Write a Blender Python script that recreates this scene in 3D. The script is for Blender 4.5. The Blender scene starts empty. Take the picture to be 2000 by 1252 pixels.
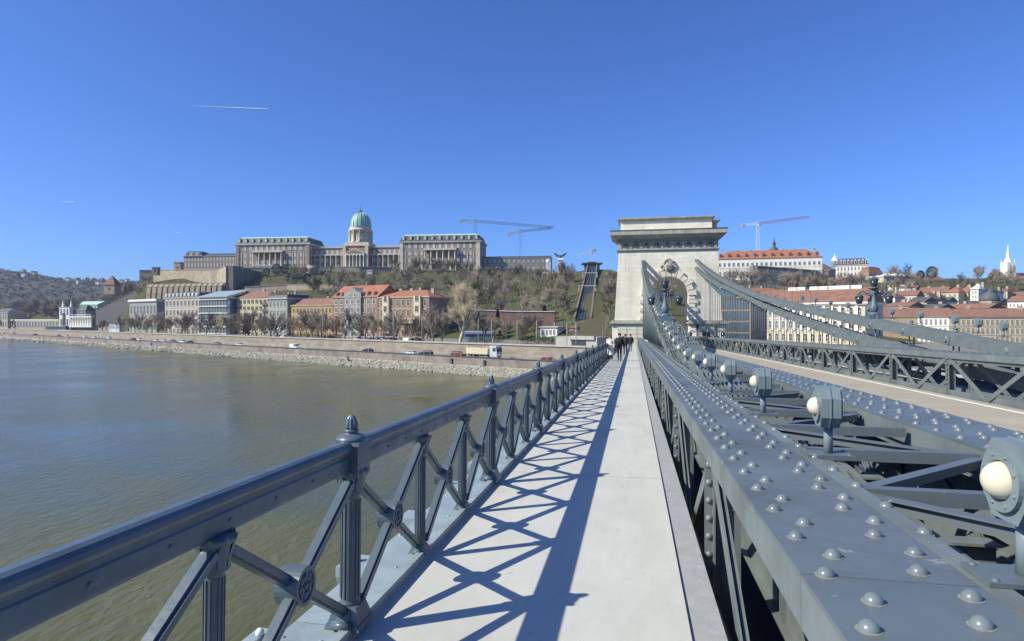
import bpy, math, random
from mathutils import Vector, Matrix
random.seed(7)
R = math.radians
scene = bpy.context.scene
C = scene.collection

# ---------------------------------------------------------------- camera
F = 1200.0                       # focal length in photo pixels (photo 2000 x 1252)
PSI = math.atan(238 / F)         # the camera looks this far left of the bridge axis (+Y)
CP, SP = math.cos(PSI), math.sin(PSI)
EYE = 1.85
SL = (24 / F) * CP               # the deck falls away towards the tower
cd = bpy.data.cameras.new('camera'); cam = bpy.data.objects.new('camera', cd); C.objects.link(cam)
cam.location = (0, 0, EYE); cam.rotation_euler = (R(90), 0, PSI)
cd.sensor_width = 36; cd.lens = F * 36 / 2000; cd.clip_start = 0.05; cd.clip_end = 60000
scene.camera = cam

# ---------------------------------------------------------------- sky, sun, exposure
TOSUN = Vector((-1.04, -0.60, 1.0)).normalized()
EL = math.asin(TOSUN.z); AZ = math.atan2(TOSUN.x, TOSUN.y)
world = bpy.data.worlds.new('World'); scene.world = world; world.use_nodes = True
wn = world.node_tree.nodes; wl = world.node_tree.links
bg = wn['Background']; sky = wn.new('ShaderNodeTexSky')
sky.sky_type = 'NISHITA'; sky.sun_disc = False; sky.sun_elevation = EL; sky.sun_rotation = AZ
sky.altitude = 300; sky.air_density = 0.9; sky.dust_density = 1.0; sky.ozone_density = 4.0
wb = wn.new('ShaderNodeMix'); wb.data_type = 'RGBA'; wb.blend_type = 'MULTIPLY'; wb.inputs[0].default_value = 1; wb.inputs[7].default_value = (.61, .92, 1.52, 1)   # the phone's deep blue rendering of a clear sky
wl.new(sky.outputs[0], wb.inputs[6]); wl.new(wb.outputs[2], bg.inputs[0]); bg.inputs[1].default_value = 0.096
sd = bpy.data.lights.new('sun', 'SUN'); sd.energy = 5.0; sd.angle = R(0.53); sd.color = (1.0, 0.955, 0.80)
sun = bpy.data.objects.new('sun', sd); C.objects.link(sun)
sun.rotation_euler = TOSUN.to_track_quat('Z', 'Y').to_euler()
scene.view_settings.view_transform = 'Standard'; scene.view_settings.look = 'None'
scene.view_settings.exposure = 0.30; scene.view_settings.gamma = 1.0
scene.render.engine = 'CYCLES'
scene.cycles.max_bounces = 5; scene.cycles.diffuse_bounces = 2; scene.cycles.glossy_bounces = 3
scene.cycles.transparent_max_bounces = 8; scene.cycles.caustics_reflective = False
scene.cycles.use_denoising = True

# ---------------------------------------------------------------- helpers
def P(px, d):                    # a point in plan at photo column px and depth d
    k = (px - 1000) / F * d
    return Vector((CP * k - SP * d, SP * k + CP * d, 0))
def Z(y, d): return EYE - (y - 626) / F * d
def lerp(t, x):                  # piecewise linear table
    if x <= t[0][0]: return t[0][1]
    for (a, p), (b, q) in zip(t, t[1:]):
        if x <= b: return p + (q - p) * (x - a) / (b - a)
    return t[-1][1]
def B(X, Y, h): return Vector((X, Y, h - SL * Y))   # bridge: lateral, along, above the deck
BROT = (-math.atan(SL), 0, 0)

MATS = {}
def mat(name, col, rough=.75, var=.18, scale=1.2, bump=0., bscale=None, metal=0., col2=None, rnd=.0, stretch=None, spec=.5, fine=.5):
    m = bpy.data.materials.new(name); m.use_nodes = True; MATS[name] = m
    n = m.node_tree.nodes; l = m.node_tree.links; b = n['Principled BSDF']
    b.inputs['Roughness'].default_value = rough; b.inputs['Metallic'].default_value = metal
    b.inputs['Specular IOR Level'].default_value = spec
    tc = n.new('ShaderNodeTexCoord'); src = tc.outputs['Object']
    if stretch:
        mp = n.new('ShaderNodeMapping'); mp.inputs['Scale'].default_value = stretch
        l.new(src, mp.inputs[0]); src = mp.outputs[0]
    no = n.new('ShaderNodeTexNoise'); no.inputs['Scale'].default_value = scale; no.inputs['Detail'].default_value = 7
    no.inputs['Roughness'].default_value = .62
    l.new(src, no.inputs['Vector'])
    mr = n.new('ShaderNodeMapRange'); mr.inputs[1].default_value = .3; mr.inputs[2].default_value = .7
    l.new(no.outputs['Fac'], mr.inputs[0])
    mx = n.new('ShaderNodeMix'); mx.data_type = 'RGBA'
    c2 = col2 or tuple(min(1, c * (1 + var)) for c in col)
    c1 = col if col2 else tuple(c * (1 - var) for c in col)
    mx.inputs[6].default_value = (*c1, 1); mx.inputs[7].default_value = (*c2, 1)
    l.new(mr.outputs[0], mx.inputs[0]); out = mx.outputs[2]
    if rnd:
        oi = n.new('ShaderNodeObjectInfo'); hv = n.new('ShaderNodeHueSaturation')
        r2 = n.new('ShaderNodeMapRange'); r2.inputs[3].default_value = 1 - rnd; r2.inputs[4].default_value = 1 + rnd
        l.new(oi.outputs['Random'], r2.inputs[0]); l.new(r2.outputs[0], hv.inputs['Value']); l.new(out, hv.inputs['Color']); out = hv.outputs[0]
    l.new(out, b.inputs['Base Color'])
    if bump:
        n2 = n.new('ShaderNodeTexNoise'); n2.inputs['Scale'].default_value = bscale or scale * 6; n2.inputs['Detail'].default_value = 5
        l.new(src, n2.inputs['Vector'])
        bp = n.new('ShaderNodeBump'); bp.inputs['Strength'].default_value = bump; bp.inputs['Distance'].default_value = .05
        l.new(n2.outputs['Fac'], bp.inputs['Height']); l.new(bp.outputs[0], b.inputs['Normal'])
    return m

class MB:
    def __init__(s): s.v = []; s.f = []; s.mi = []; s.sm = []; s.m = 0; s.s = False
    def add(s, vs, fs):
        o = len(s.v); s.v += [tuple(v) for v in vs]
        for f in fs: s.f.append([i + o for i in f]); s.mi.append(s.m); s.sm.append(s.s)
        return s
    def box(s, x0, x1, y0, y1, z0, z1):
        return s.add([(x0,y0,z0),(x1,y0,z0),(x1,y1,z0),(x0,y1,z0),(x0,y0,z1),(x1,y0,z1),(x1,y1,z1),(x0,y1,z1)],
                     [(3,2,1,0),(4,5,6,7),(0,1,5,4),(1,2,6,5),(2,3,7,6),(3,0,4,7)])
    def frus(s, b0, z0, b1, z1):     # two rectangles (x0,x1,y0,y1) at two heights
        a, b, c, d = b0; e, f, g, h = b1
        return s.add([(a,c,z0),(b,c,z0),(b,d,z0),(a,d,z0),(e,g,z1),(f,g,z1),(f,h,z1),(e,h,z1)],
                     [(3,2,1,0),(4,5,6,7),(0,1,5,4),(1,2,6,5),(2,3,7,6),(3,0,4,7)])
    def bar(s, p, q, w, h, side=(1, 0, 0)):
        p = Vector(p); q = Vector(q); d = (q - p).normalized(); sd_ = Vector(side)
        sd_ = (sd_ - d * d.dot(sd_)).normalized() * w / 2; up = d.cross(sd_).normalized() * h / 2
        vs = [p - sd_ - up, p + sd_ - up, p + sd_ + up, p - sd_ + up, q - sd_ - up, q + sd_ - up, q + sd_ + up, q - sd_ + up]
        return s.add(vs, [(0,1,2,3),(7,6,5,4),(0,4,5,1),(1,5,6,2),(2,6,7,3),(3,7,4,0)])
    def cyl(s, p, q, r0, r1=None, n=8, caps=True):
        r1 = r0 if r1 is None else r1
        p = Vector(p); q = Vector(q); d = (q - p).normalized()
        a = d.orthogonal().normalized(); b = d.cross(a); vs = []
        for c, r in ((p, r0), (q, r1)):
            for i in range(n):
                t = 2 * math.pi * i / n; vs.append(c + a * math.cos(t) * r + b * math.sin(t) * r)
        fs = [(i, (i + 1) % n, n + (i + 1) % n, n + i) for i in range(n)]
        s.add(vs, fs)
        if caps:
            k = s.s; s.s = False; o = len(s.v) - 2 * n
            for f in (list(range(n))[::-1], list(range(n, 2 * n))):
                s.f.append([i + o for i in f]); s.mi.append(s.m); s.sm.append(False)
            s.s = k
        return s
    def lathe(s, prof, n=16, c=(0, 0, 0), flute=0., sq=1.0):
        vs = []; fs = []; k = len(prof)
        for (r, z) in prof:
            for i in range(n):
                t = 2 * math.pi * i / n; rr = r * (1 - flute * (i % 2))
                vs.append((c[0] + rr * math.cos(t) * sq, c[1] + rr * math.sin(t), c[2] + z))
        for j in range(k - 1):
            for i in range(n): fs.append((j*n+i, j*n+(i+1)%n, (j+1)*n+(i+1)%n, (j+1)*n+i))
        fs.append(tuple(range(n))[::-1]); fs.append(tuple((k-1)*n+i for i in range(n)))
        return s.add(vs, fs)
    def prism(s, poly, axis, a, b):
        n = len(poly)
        def pt(u, w, t): return (t, u, w) if axis == 'x' else (u, t, w) if axis == 'y' else (u, w, t)
        vs = [pt(u, w, a) for u, w in poly] + [pt(u, w, b) for u, w in poly]
        return s.add(vs, [tuple(range(n)), tuple(range(2*n-1, n-1, -1))] + [(i, (i+1)%n, n+(i+1)%n, n+i)[::-1] for i in range(n)])
    def dome(s, c, r, hgt, n=8, k=3, axis=(0, 0, 1)):
        ax = Vector(axis).normalized(); a = ax.orthogonal().normalized(); b = ax.cross(a); c = Vector(c); vs = []; fs = []
        for j in range(k):
            t = (math.pi / 2) * j / k
            for i in range(n):
                u = 2 * math.pi * i / n
                vs.append(c + (a * math.cos(u) + b * math.sin(u)) * r * math.cos(t) + ax * hgt * math.sin(t))
        vs.append(c + ax * hgt)
        for j in range(k - 1):
            for i in range(n): fs.append((j*n+i, j*n+(i+1)%n, (j+1)*n+(i+1)%n, (j+1)*n+i))
        for i in range(n): fs.append(((k-1)*n+i, (k-1)*n+(i+1)%n, k*n))
        return s.add(vs, fs)
    def ball(s, c, r, n=8, k=6, sx=1, sy=1, sz=1):
        vs = [(c[0], c[1], c[2] - r*sz)]; fs = []
        for j in range(1, k):
            t = math.pi * j / k - math.pi / 2
            for i in range(n):
                u = 2*math.pi*i/n
                vs.append((c[0]+r*sx*math.cos(t)*math.cos(u), c[1]+r*sy*math.cos(t)*math.sin(u), c[2]+r*sz*math.sin(t)))
        vs.append((c[0], c[1], c[2] + r*sz)); L = len(vs) - 1
        for i in range(n): fs.append((0, 1+(i+1)%n, 1+i)); fs.append((L, L-n+i, L-n+(i+1)%n))
        for j in range(k-2):
            for i in range(n): fs.append((1+j*n+i, 1+j*n+(i+1)%n, 1+(j+1)*n+(i+1)%n, 1+(j+1)*n+i))
        return s.add(vs, fs)
    def mesh(s, name, mats):
        me = bpy.data.meshes.new(name); me.from_pydata(s.v, [], s.f)
        if not isinstance(mats, (list, tuple)): mats = [mats]
        for m in mats: me.materials.append(MATS[m] if isinstance(m, str) else m)
        me.polygons.foreach_set('material_index', s.mi); me.polygons.foreach_set('use_smooth', s.sm)
        me.update(); return me
    def build(s, name, mats, parent=None, loc=(0,0,0), rot=(0,0,0)):
        return ob(name, s.mesh(name, mats), parent, loc, rot)
def ob(name, me, parent=None, loc=(0,0,0), rot=(0,0,0), scale=(1,1,1)):
    o = bpy.data.objects.new(name, me); C.objects.link(o); o.parent = parent
    o.location = loc; o.rotation_euler = rot; o.scale = scale
    return o
def tag(o, label=None, cat=None, group=None, kind=None):
    if label: o['label'] = label
    if cat: o['category'] = cat
    if group: o['group'] = group
    if kind: o['kind'] = kind
    return o
def thing(name, label, cat, loc=(0,0,0), rot=(0,0,0), group=None):
    if not isinstance(rot, (tuple, list)): rot = (0, 0, rot)
    return tag(ob(name, None, None, loc, rot), label, cat, group)
def struct(o): o['kind'] = 'structure'; return o
def stuff(o): o['kind'] = 'stuff'; return o
ONES = 'first second third fourth fifth sixth seventh eighth ninth tenth eleventh twelfth thirteenth fourteenth fifteenth sixteenth seventeenth eighteenth nineteenth'.split()
TENS = {2: 'twent', 3: 'thirt', 4: 'fort', 5: 'fift', 6: 'sixt', 7: 'sevent', 8: 'eight', 9: 'ninet'}
def nth(i):                      # 1 -> first
    if i > 100: return 'hundred-and-' + nth(i - 100)
    if i == 100: return 'hundredth'
    if i < 20: return ONES[i - 1]
    t, u = divmod(i, 10)
    return TENS[t] + ('ieth' if u == 0 else 'y-' + ONES[u - 1])

# ---------------------------------------------------------------- materials
mat('steel', (.116, .141, .152), rough=.46, var=.14, scale=.9, bump=.05, bscale=9, rnd=.04)
mat('steel_side', (.155, .182, .180), rough=.55, var=.16, scale=1.5, bump=.06, bscale=8, rnd=.05)
mat('rivet_steel', (.15, .178, .18), rough=.28, var=.12, scale=5, rnd=.12)  # paler than the plates: bright light on the heads put into the colour
mat('paint_ring', (.27, .25, .21), rough=.7, var=.3, scale=20)
mat('funicular_wall', (.20, .145, .115), rough=.9, var=.25, scale=.4)
mat('rail_paint', (.092, .124, .145), rough=.30, var=.15, scale=4, bump=.05, bscale=18)
mat('kerb_paint', (.32, .38, .39), rough=.38, var=.16, scale=2.2, bump=.05)
mat('cast_iron', (.10, .14, .18), rough=.45, var=.25, scale=6, bump=.1)
mat('dark_iron', (.06, .085, .105), rough=.5, var=.2, scale=4)
mat('lamp_housing', (.18, .22, .23), rough=.4, var=.1, scale=6)
mat('globe', (.66, .60, .44), rough=.12, var=.05, scale=3)
mat('white_glass', (.75, .76, .74), rough=.2, var=.05)
mat('footway', (.53, .525, .47), rough=.8, var=.06, scale=1.3, bump=.06, bscale=60)
mat('tread', (.36, .365, .35), rough=.55, var=.12, scale=6, bump=.10, bscale=70)
mat('road', (.37, .33, .25), rough=.9, var=.12, scale=.8, bump=.1)
mat('paint_white', (.75, .75, .72), rough=.7, var=.1)
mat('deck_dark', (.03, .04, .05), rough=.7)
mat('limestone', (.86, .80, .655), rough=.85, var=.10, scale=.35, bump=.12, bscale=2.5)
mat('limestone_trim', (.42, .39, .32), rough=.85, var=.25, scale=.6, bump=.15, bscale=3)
mat('limestone_block', (.70, .64, .51), rough=.9, var=.18, scale=.8, bump=.4, bscale=3, rnd=.06)
mat('stone_dark', (.10, .10, .10), rough=.9)
mat('quay_stone', (.30, .255, .20), rough=.9, var=.28, scale=.25, bump=.25, bscale=2, stretch=(1, 1, 2.5))
mat('quay_pink', (.24, .20, .175), rough=.9, var=.4, scale=.3, bump=.3, bscale=2, stretch=(1, 1, .6))
mat('coping', (.40, .37, .31), rough=.85, var=.2, scale=.5)
mat('riprap', (.29, .275, .215), rough=.9, var=.35, scale=.9)
mat('asphalt', (.22, .20, .17), rough=.9, var=.15, scale=.3)
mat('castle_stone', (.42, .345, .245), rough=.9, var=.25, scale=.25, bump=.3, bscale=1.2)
mat('castle_stone_grey_shaded', (.24, .22, .19), rough=.9, var=.25, scale=.25, bump=.3, bscale=1.2)  # greyer stone; on walls turned from the sun it also paints their shade
mat('palace', (.30, .225, .16), rough=.85, var=.16, scale=.2)
mat('palace_light', (.55, .48, .37), rough=.85, var=.15, scale=.4)
mat('palace_roof', (.06, .075, .068), rough=.6, var=.25, scale=.5)
mat('copper', (.27, .46, .38), rough=.6, var=.22, scale=.35, stretch=(1, 1, .3))
mat('copper_pale', (.40, .58, .45), rough=.6, var=.12, scale=.35)
mat('pane_light', (.50, .55, .58), rough=.2, var=.3, scale=.2)  # pale panes: bright reflections and white blinds put into one colour
mat('pane_dark', (.045, .055, .07), rough=.12, var=.4, scale=.2)
mat('pane_blue', (.055, .10, .14), rough=.08, var=.4, scale=.2)
mat('frame_white', (.62, .61, .57), rough=.7, var=.1)
mat('tile_orange', (.33, .13, .07), rough=.8, var=.25, scale=.4, bump=.2, bscale=4)
mat('tile_brown', (.235, .12, .08), rough=.85, var=.25, scale=.5, bump=.2, bscale=4)
mat('slate', (.09, .095, .10), rough=.7, var=.2, scale=.5)
mat('wall_beige', (.38, .335, .265), rough=.85, var=.15, scale=.35)
mat('wall_grey', (.28, .27, .24), rough=.85, var=.18, scale=.35)
mat('wall_yellow', (.46, .385, .22), rough=.85, var=.12, scale=.35)
mat('wall_ochre', (.40, .27, .13), rough=.85, var=.18, scale=.35)
mat('wall_green', (.29, .31, .255), rough=.85, var=.12, scale=.35)
mat('wall_brick', (.31, .19, .135), rough=.85, var=.2, scale=.5)
mat('wall_white', (.80, .76, .67), rough=.85, var=.08, scale=.35)
mat('wall_cream', (.58, .50, .34), rough=.85, var=.12, scale=.35)
mat('wall_red', (.21, .135, .10), rough=.9, var=.3, scale=.3, bump=.3)
mat('concrete', (.42, .40, .36), rough=.85, var=.15, scale=.5)
mat('brick_modern', (.30, .235, .185), rough=.85, var=.15, scale=.5)
mat('bark', (.17, .14, .105), rough=.95, var=.25, scale=1.5, rnd=.12)
mat('bark_pale', (.50, .43, .32), rough=.9, var=.3, scale=1.2)
mat('twig', (.28, .23, .175), rough=.95, var=.25, scale=.8, rnd=.2)
mat('twig_pale', (.42, .34, .23), rough=.95, var=.25, scale=.8)
mat('twig_green', (.19, .18, .09), rough=.95, var=.3, scale=.8, rnd=.2)
mat('conifer', (.028, .048, .026), rough=.9, var=.35, scale=1.0)
mat('hedge', (.05, .075, .03), rough=.9, var=.4, scale=1.2)
mat('crane_blue', (.10, .16, .27), rough=.5)
mat('crane_yellow', (.55, .40, .10), rough=.5)
mat('crane_red', (.50, .09, .09), rough=.5)
mat('crane_white', (.75, .75, .74), rough=.5)
mat('tyre', (.02, .02, .02), rough=.9)

def weather(name, chip=(.40, .35, .27), chip_at=.70, chip_scale=7., grime=.35, grime_scale=1.3, stretch=(1, 1, 1), grime_col=(.05, .045, .04)):
    """paint chips and grime on top of a material, with matching roughness"""
    m = MATS[name]; n = m.node_tree.nodes; l = m.node_tree.links; b = n['Principled BSDF']
    src = b.inputs['Base Color'].links[0].from_socket
    tc = n.new('ShaderNodeTexCoord'); mp = n.new('ShaderNodeMapping'); mp.inputs['Scale'].default_value = stretch; l.new(tc.outputs['Object'], mp.inputs[0])
    g = n.new('ShaderNodeTexNoise'); g.inputs['Scale'].default_value = grime_scale; g.inputs['Detail'].default_value = 9; g.inputs['Roughness'].default_value = .7; l.new(mp.outputs[0], g.inputs['Vector'])
    r = n.new('ShaderNodeMapRange'); r.inputs[1].default_value = .45; r.inputs[2].default_value = .72; r.inputs[4].default_value = grime; l.new(g.outputs['Fac'], r.inputs[0])
    a = n.new('ShaderNodeMix'); a.data_type = 'RGBA'; a.inputs[7].default_value = (*grime_col, 1); l.new(r.outputs[0], a.inputs[0]); l.new(src, a.inputs[6])
    c = n.new('ShaderNodeTexNoise'); c.inputs['Scale'].default_value = chip_scale; c.inputs['Detail'].default_value = 10; c.inputs['Roughness'].default_value = .75; l.new(tc.outputs['Object'], c.inputs['Vector'])
    q = n.new('ShaderNodeMapRange'); q.inputs[1].default_value = chip_at; q.inputs[2].default_value = chip_at + .03; q.inputs[4].default_value = .8; l.new(c.outputs['Fac'], q.inputs[0])
    e = n.new('ShaderNodeMix'); e.data_type = 'RGBA'; e.inputs[7].default_value = (*chip, 1); l.new(q.outputs[0], e.inputs[0]); l.new(a.outputs[2], e.inputs[6])
    l.new(e.outputs[2], b.inputs['Base Color'])
    ro = n.new('ShaderNodeMapRange'); ro.inputs[1].default_value = .3; ro.inputs[2].default_value = .75
    base = b.inputs['Roughness'].default_value; ro.inputs[3].default_value = max(.05, base - .08); ro.inputs[4].default_value = min(1, base + .2)
    l.new(g.outputs['Fac'], ro.inputs[0]); l.new(ro.outputs[0], b.inputs['Roughness'])
weather('steel', chip_at=.63, grime=.5, chip_scale=3.5, chip=(.30, .29, .26)); weather('steel_side', chip_at=.66, grime=.5); weather('rail_paint', chip_at=.70, grime=.35, grime_scale=5)
weather('kerb_paint', chip_at=.72, grime=.4); weather('footway', chip=(.33, .31, .27), chip_at=.62, chip_scale=9, grime=.34, grime_scale=1.1, stretch=(1, .22, 1), grime_col=(.25, .23, .2))
weather('limestone', chip=(.45, .42, .36), chip_at=.72, chip_scale=.8, grime=.28, grime_scale=.5, stretch=(1.6, 1.6, .25), grime_col=(.32, .29, .23))
weather('limestone_trim', chip_at=.72, chip_scale=2, grime=.5, grime_scale=.8, stretch=(1.5, 1.5, .3), grime_col=(.10, .095, .085))
weather('castle_stone', chip=(.30, .27, .22), chip_at=.66, chip_scale=.6, grime=.5, grime_scale=.18, stretch=(1, 1, .5), grime_col=(.16, .14, .11))
def ashlar(name, w, h, ax='x', dark=.72):
    """fine masonry joints for courses too thin to pick apart"""
    m = MATS[name]; n = m.node_tree.nodes; l = m.node_tree.links; b = n['Principled BSDF']; src = b.inputs['Base Color'].links[0].from_socket
    tc = n.new('ShaderNodeTexCoord'); sp = n.new('ShaderNodeSeparateXYZ'); cb = n.new('ShaderNodeCombineXYZ'); l.new(tc.outputs['Object'], sp.inputs[0])
    ad = n.new('ShaderNodeMath'); l.new(sp.outputs[0], ad.inputs[0]); l.new(sp.outputs[1], ad.inputs[1]); l.new(ad.outputs[0], cb.inputs[0]); l.new(sp.outputs[2], cb.inputs[1])
    bk = n.new('ShaderNodeTexBrick'); bk.inputs['Scale'].default_value = 1; bk.inputs['Brick Width'].default_value = w; bk.inputs['Row Height'].default_value = h; bk.inputs['Mortar Size'].default_value = .02 * h + .008
    bk.inputs['Color1'].default_value = (1, 1, 1, 1); bk.inputs['Color2'].default_value = (.9, .9, .88, 1); bk.inputs['Mortar'].default_value = (dark, dark, dark, 1); l.new(cb.outputs[0], bk.inputs['Vector'])
    mx = n.new('ShaderNodeMix'); mx.data_type = 'RGBA'; mx.blend_type = 'MULTIPLY'; mx.inputs[0].default_value = 1; l.new(src, mx.inputs[6]); l.new(bk.outputs['Color'], mx.inputs[7]); l.new(mx.outputs[2], b.inputs['Base Color'])
ashlar('limestone', 1.9, .78, dark=.80); ashlar('castle_stone', 2.4, .9, dark=.7); ashlar('castle_stone_grey_shaded', 2.4, .9, dark=.7); ashlar('quay_stone', 2.6, .8, dark=.7); ashlar('quay_pink', 2.2, .7, dark=.65)
ashlar('wall_red', 2.0, .6, dark=.7); ashlar('palace', 1.6, .5, dark=.8)

# ================================================================ SETTING: water, banks, hills
WATER = -12.0
def wd(px): return 13.85 * F / (37 + .0735 * min(px, 1240)) if px > -200 else 13.85 * F / 22.3   # depth of the waterline
def m_water():
    m = bpy.data.materials.new('river_water'); m.use_nodes = True; MATS['river_water'] = m
    n = m.node_tree.nodes; l = m.node_tree.links; b = n['Principled BSDF']
    tc = n.new('ShaderNodeTexCoord')
    big = n.new('ShaderNodeTexNoise'); big.inputs['Scale'].default_value = .03; big.inputs['Detail'].default_value = 4; big.inputs['Distortion'].default_value = 1.2
    l.new(tc.outputs['Object'], big.inputs['Vector'])
    cr = n.new('ShaderNodeMix'); cr.data_type = 'RGBA'
    cr.inputs[6].default_value = (.080, .084, .028, 1); cr.inputs[7].default_value = (.115, .112, .044, 1)
    mr = n.new('ShaderNodeMapRange'); mr.inputs[1].default_value = .35; mr.inputs[2].default_value = .65
    l.new(big.outputs['Fac'], mr.inputs[0]); l.new(mr.outputs[0], cr.inputs[0]); l.new(cr.outputs[2], b.inputs['Base Color'])
    rr_ = n.new('ShaderNodeMapRange'); rr_.inputs[1].default_value = .38; rr_.inputs[2].default_value = .62; rr_.inputs[3].default_value = .07; rr_.inputs[4].default_value = .24; l.new(big.outputs['Fac'], rr_.inputs[0]); l.new(rr_.outputs[0], b.inputs['Roughness'])
    b.inputs['IOR'].default_value = 1.333; b.inputs['Specular IOR Level'].default_value = .30
    def noise(sc, st, det=3):
        mp = n.new('ShaderNodeMapping'); mp.inputs['Scale'].default_value = st; mp.inputs['Rotation'].default_value = (0, 0, R(25))
        l.new(tc.outputs['Object'], mp.inputs[0])
        t = n.new('ShaderNodeTexNoise'); t.inputs['Scale'].default_value = sc; t.inputs['Detail'].default_value = det; t.inputs['Distortion'].default_value = .4
        l.new(mp.outputs[0], t.inputs['Vector']); return t.outputs['Fac']
    a = noise(1.7, (1, .5, 1), 5); c = noise(.13, (1, .5, 1), 3)
    mu = n.new('ShaderNodeMath'); mu.operation = 'MULTIPLY_ADD'; mu.inputs[1].default_value = 2.2
    l.new(c, mu.inputs[0]); l.new(a, mu.inputs[2])
    # calmer and rougher patches where the current boils up
    st = n.new('ShaderNodeMapRange'); st.inputs[1].default_value = .35; st.inputs[2].default_value = .65; st.inputs[3].default_value = .14; st.inputs[4].default_value = .6
    l.new(big.outputs['Fac'], st.inputs[0])
    bp = n.new('ShaderNodeBump'); bp.inputs['Distance'].default_value = .28
    l.new(st.outputs[0], bp.inputs['Strength']); l.new(mu.outputs[0], bp.inputs['Height']); l.new(bp.outputs[0], b.inputs['Normal'])
m_water()
def m_grass():
    m = bpy.data.materials.new('hill_grass'); m.use_nodes = True; MATS['hill_grass'] = m
    n = m.node_tree.nodes; l = m.node_tree.links; b = n['Principled BSDF']; b.inputs['Roughness'].default_value = .95
    b.inputs['Specular IOR Level'].default_value = .1
    tc = n.new('ShaderNodeTexCoord')
    a = n.new('ShaderNodeTexNoise'); a.inputs['Scale'].default_value = .045; a.inputs['Detail'].default_value = 8; a.inputs['Roughness'].default_value = .7
    l.new(tc.outputs['Object'], a.inputs['Vector'])
    r = n.new('ShaderNodeValToRGB'); e = r.color_ramp.elements
    e[0].position = .36; e[0].color = (.105, .082, .055, 1); e[1].position = .60; e[1].color = (.075, .090, .034, 1)
    x = e.new(.48); x.color = (.088, .085, .042, 1)
    l.new(a.outputs['Fac'], r.inputs[0]); l.new(r.outputs[0], b.inputs['Base Color'])
m_grass()
mat('far_hill', (.062, .058, .048), rough=1, var=.35, scale=.03)

# river: one sheet
struct(MB().add([(-3400, -500, WATER), (1500, -500, WATER), (1500, 2600, WATER), (-3400, 2600, WATER)], [(0, 1, 2, 3)]).build('river', 'river_water'))

STREET = -5.7; ROADZ = -8.6
ZPAL = Z(525, 515)
PLAT_D = 505
# rows of the ground from the water up: each maps a photo column to (depth, height)
hill_top = [(-400, 8), (150, 8), (235, 14), (272, Z(556, 455)), (340, Z(545, 470)), (470, Z(532, 490)), (600, Z(527, 500)), (940, Z(528, 500)),
            (1080, Z(534, 480)), (1180, Z(524, 470)), (1230, Z(535, 450)), (1400, Z(545, 420)), (1600, Z(556, 400)), (1700, Z(566, 400)), (1900, Z(566, 420)), (2300, Z(560, 420))]
hill_d = [(-400, 620), (150, 560), (272, 455), (470, 490), (940, 500), (1180, 470), (1400, 420), (1700, 400), (2300, 420)]
def qd(px):                       # depth of the waterline, bending square to the bridge on the right
    return wd(px) if px < 1240 else 129.7 - (px - 1240) * .01
def base_d(px): return lerp([(-400, 600), (0, 570), (130, 528), (256, 440), (282, 412), (420, 352), (700, 285), (850, 262), (1000, 240), (1150, 215), (1300, 200), (1700, 215), (2300, 240)], px)
def row(k, px):
    w = qd(px)
    if k == 0: return w - 4, WATER - 1.5
    if k == 1: return w * 1.03 + 1, -10.1
    if k == 2: return w * 1.035 + 1.6, ROADZ
    if k == 3: return w * 1.10 + 3, ROADZ
    if k == 4: return w * 1.105 + 3.6, STREET
    if k == 5: return base_d(px), STREET
    d1, z1 = lerp(hill_d, px), lerp(hill_top, px); d0 = base_d(px)
    if k < 12:
        t = (k - 5) / 7
        return d0 + (d1 - d0) * t, STREET + (z1 - STREET) * (t ** .9)
    if k == 12: return d1, z1
    if k == 13: return d1 + 45, z1 + (.5 if px < 1640 else 9)
    if k == 14: return d1 + 160, z1 + (-2 if px < 1640 else 18)
    return d1 + 420, -9
COLS = list(range(-400, 2301, 30)); NR = 16
def zT(px, d):
    prev = row(0, px)
    for k in range(1, NR):
        cur = row(k, px)
        if d <= cur[0]:
            t = (d - prev[0]) / max(.01, cur[0] - prev[0]); return prev[1] + (cur[1] - prev[1]) * max(0, t)
        prev = cur
    return prev[1]
def strip(rows, cols, jit=0.):
    vs = []; fs = []; nc = len(cols)
    for k in rows:
        for px in cols:
            d, z = row(k, px); p = P(px, d)
            vs.append((p.x, p.y, z + (random.uniform(-jit, jit) if k > 5 else 0)))
    for a in range(len(rows) - 1):
        for b in range(nc - 1): fs.append((a*nc+b, a*nc+b+1, (a+1)*nc+b+1, (a+1)*nc+b))
    return MB().add(vs, fs)
struct(strip([0, 1], COLS).build('river_bank', 'riprap'))
struct(strip([2, 3], COLS).build('quay_road', 'asphalt'))
struct(strip([4, 5], COLS).build('embankment_street', 'asphalt'))
struct(strip(list(range(5, NR)), COLS, .5).build('castle_hill', 'hill_grass'))

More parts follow.
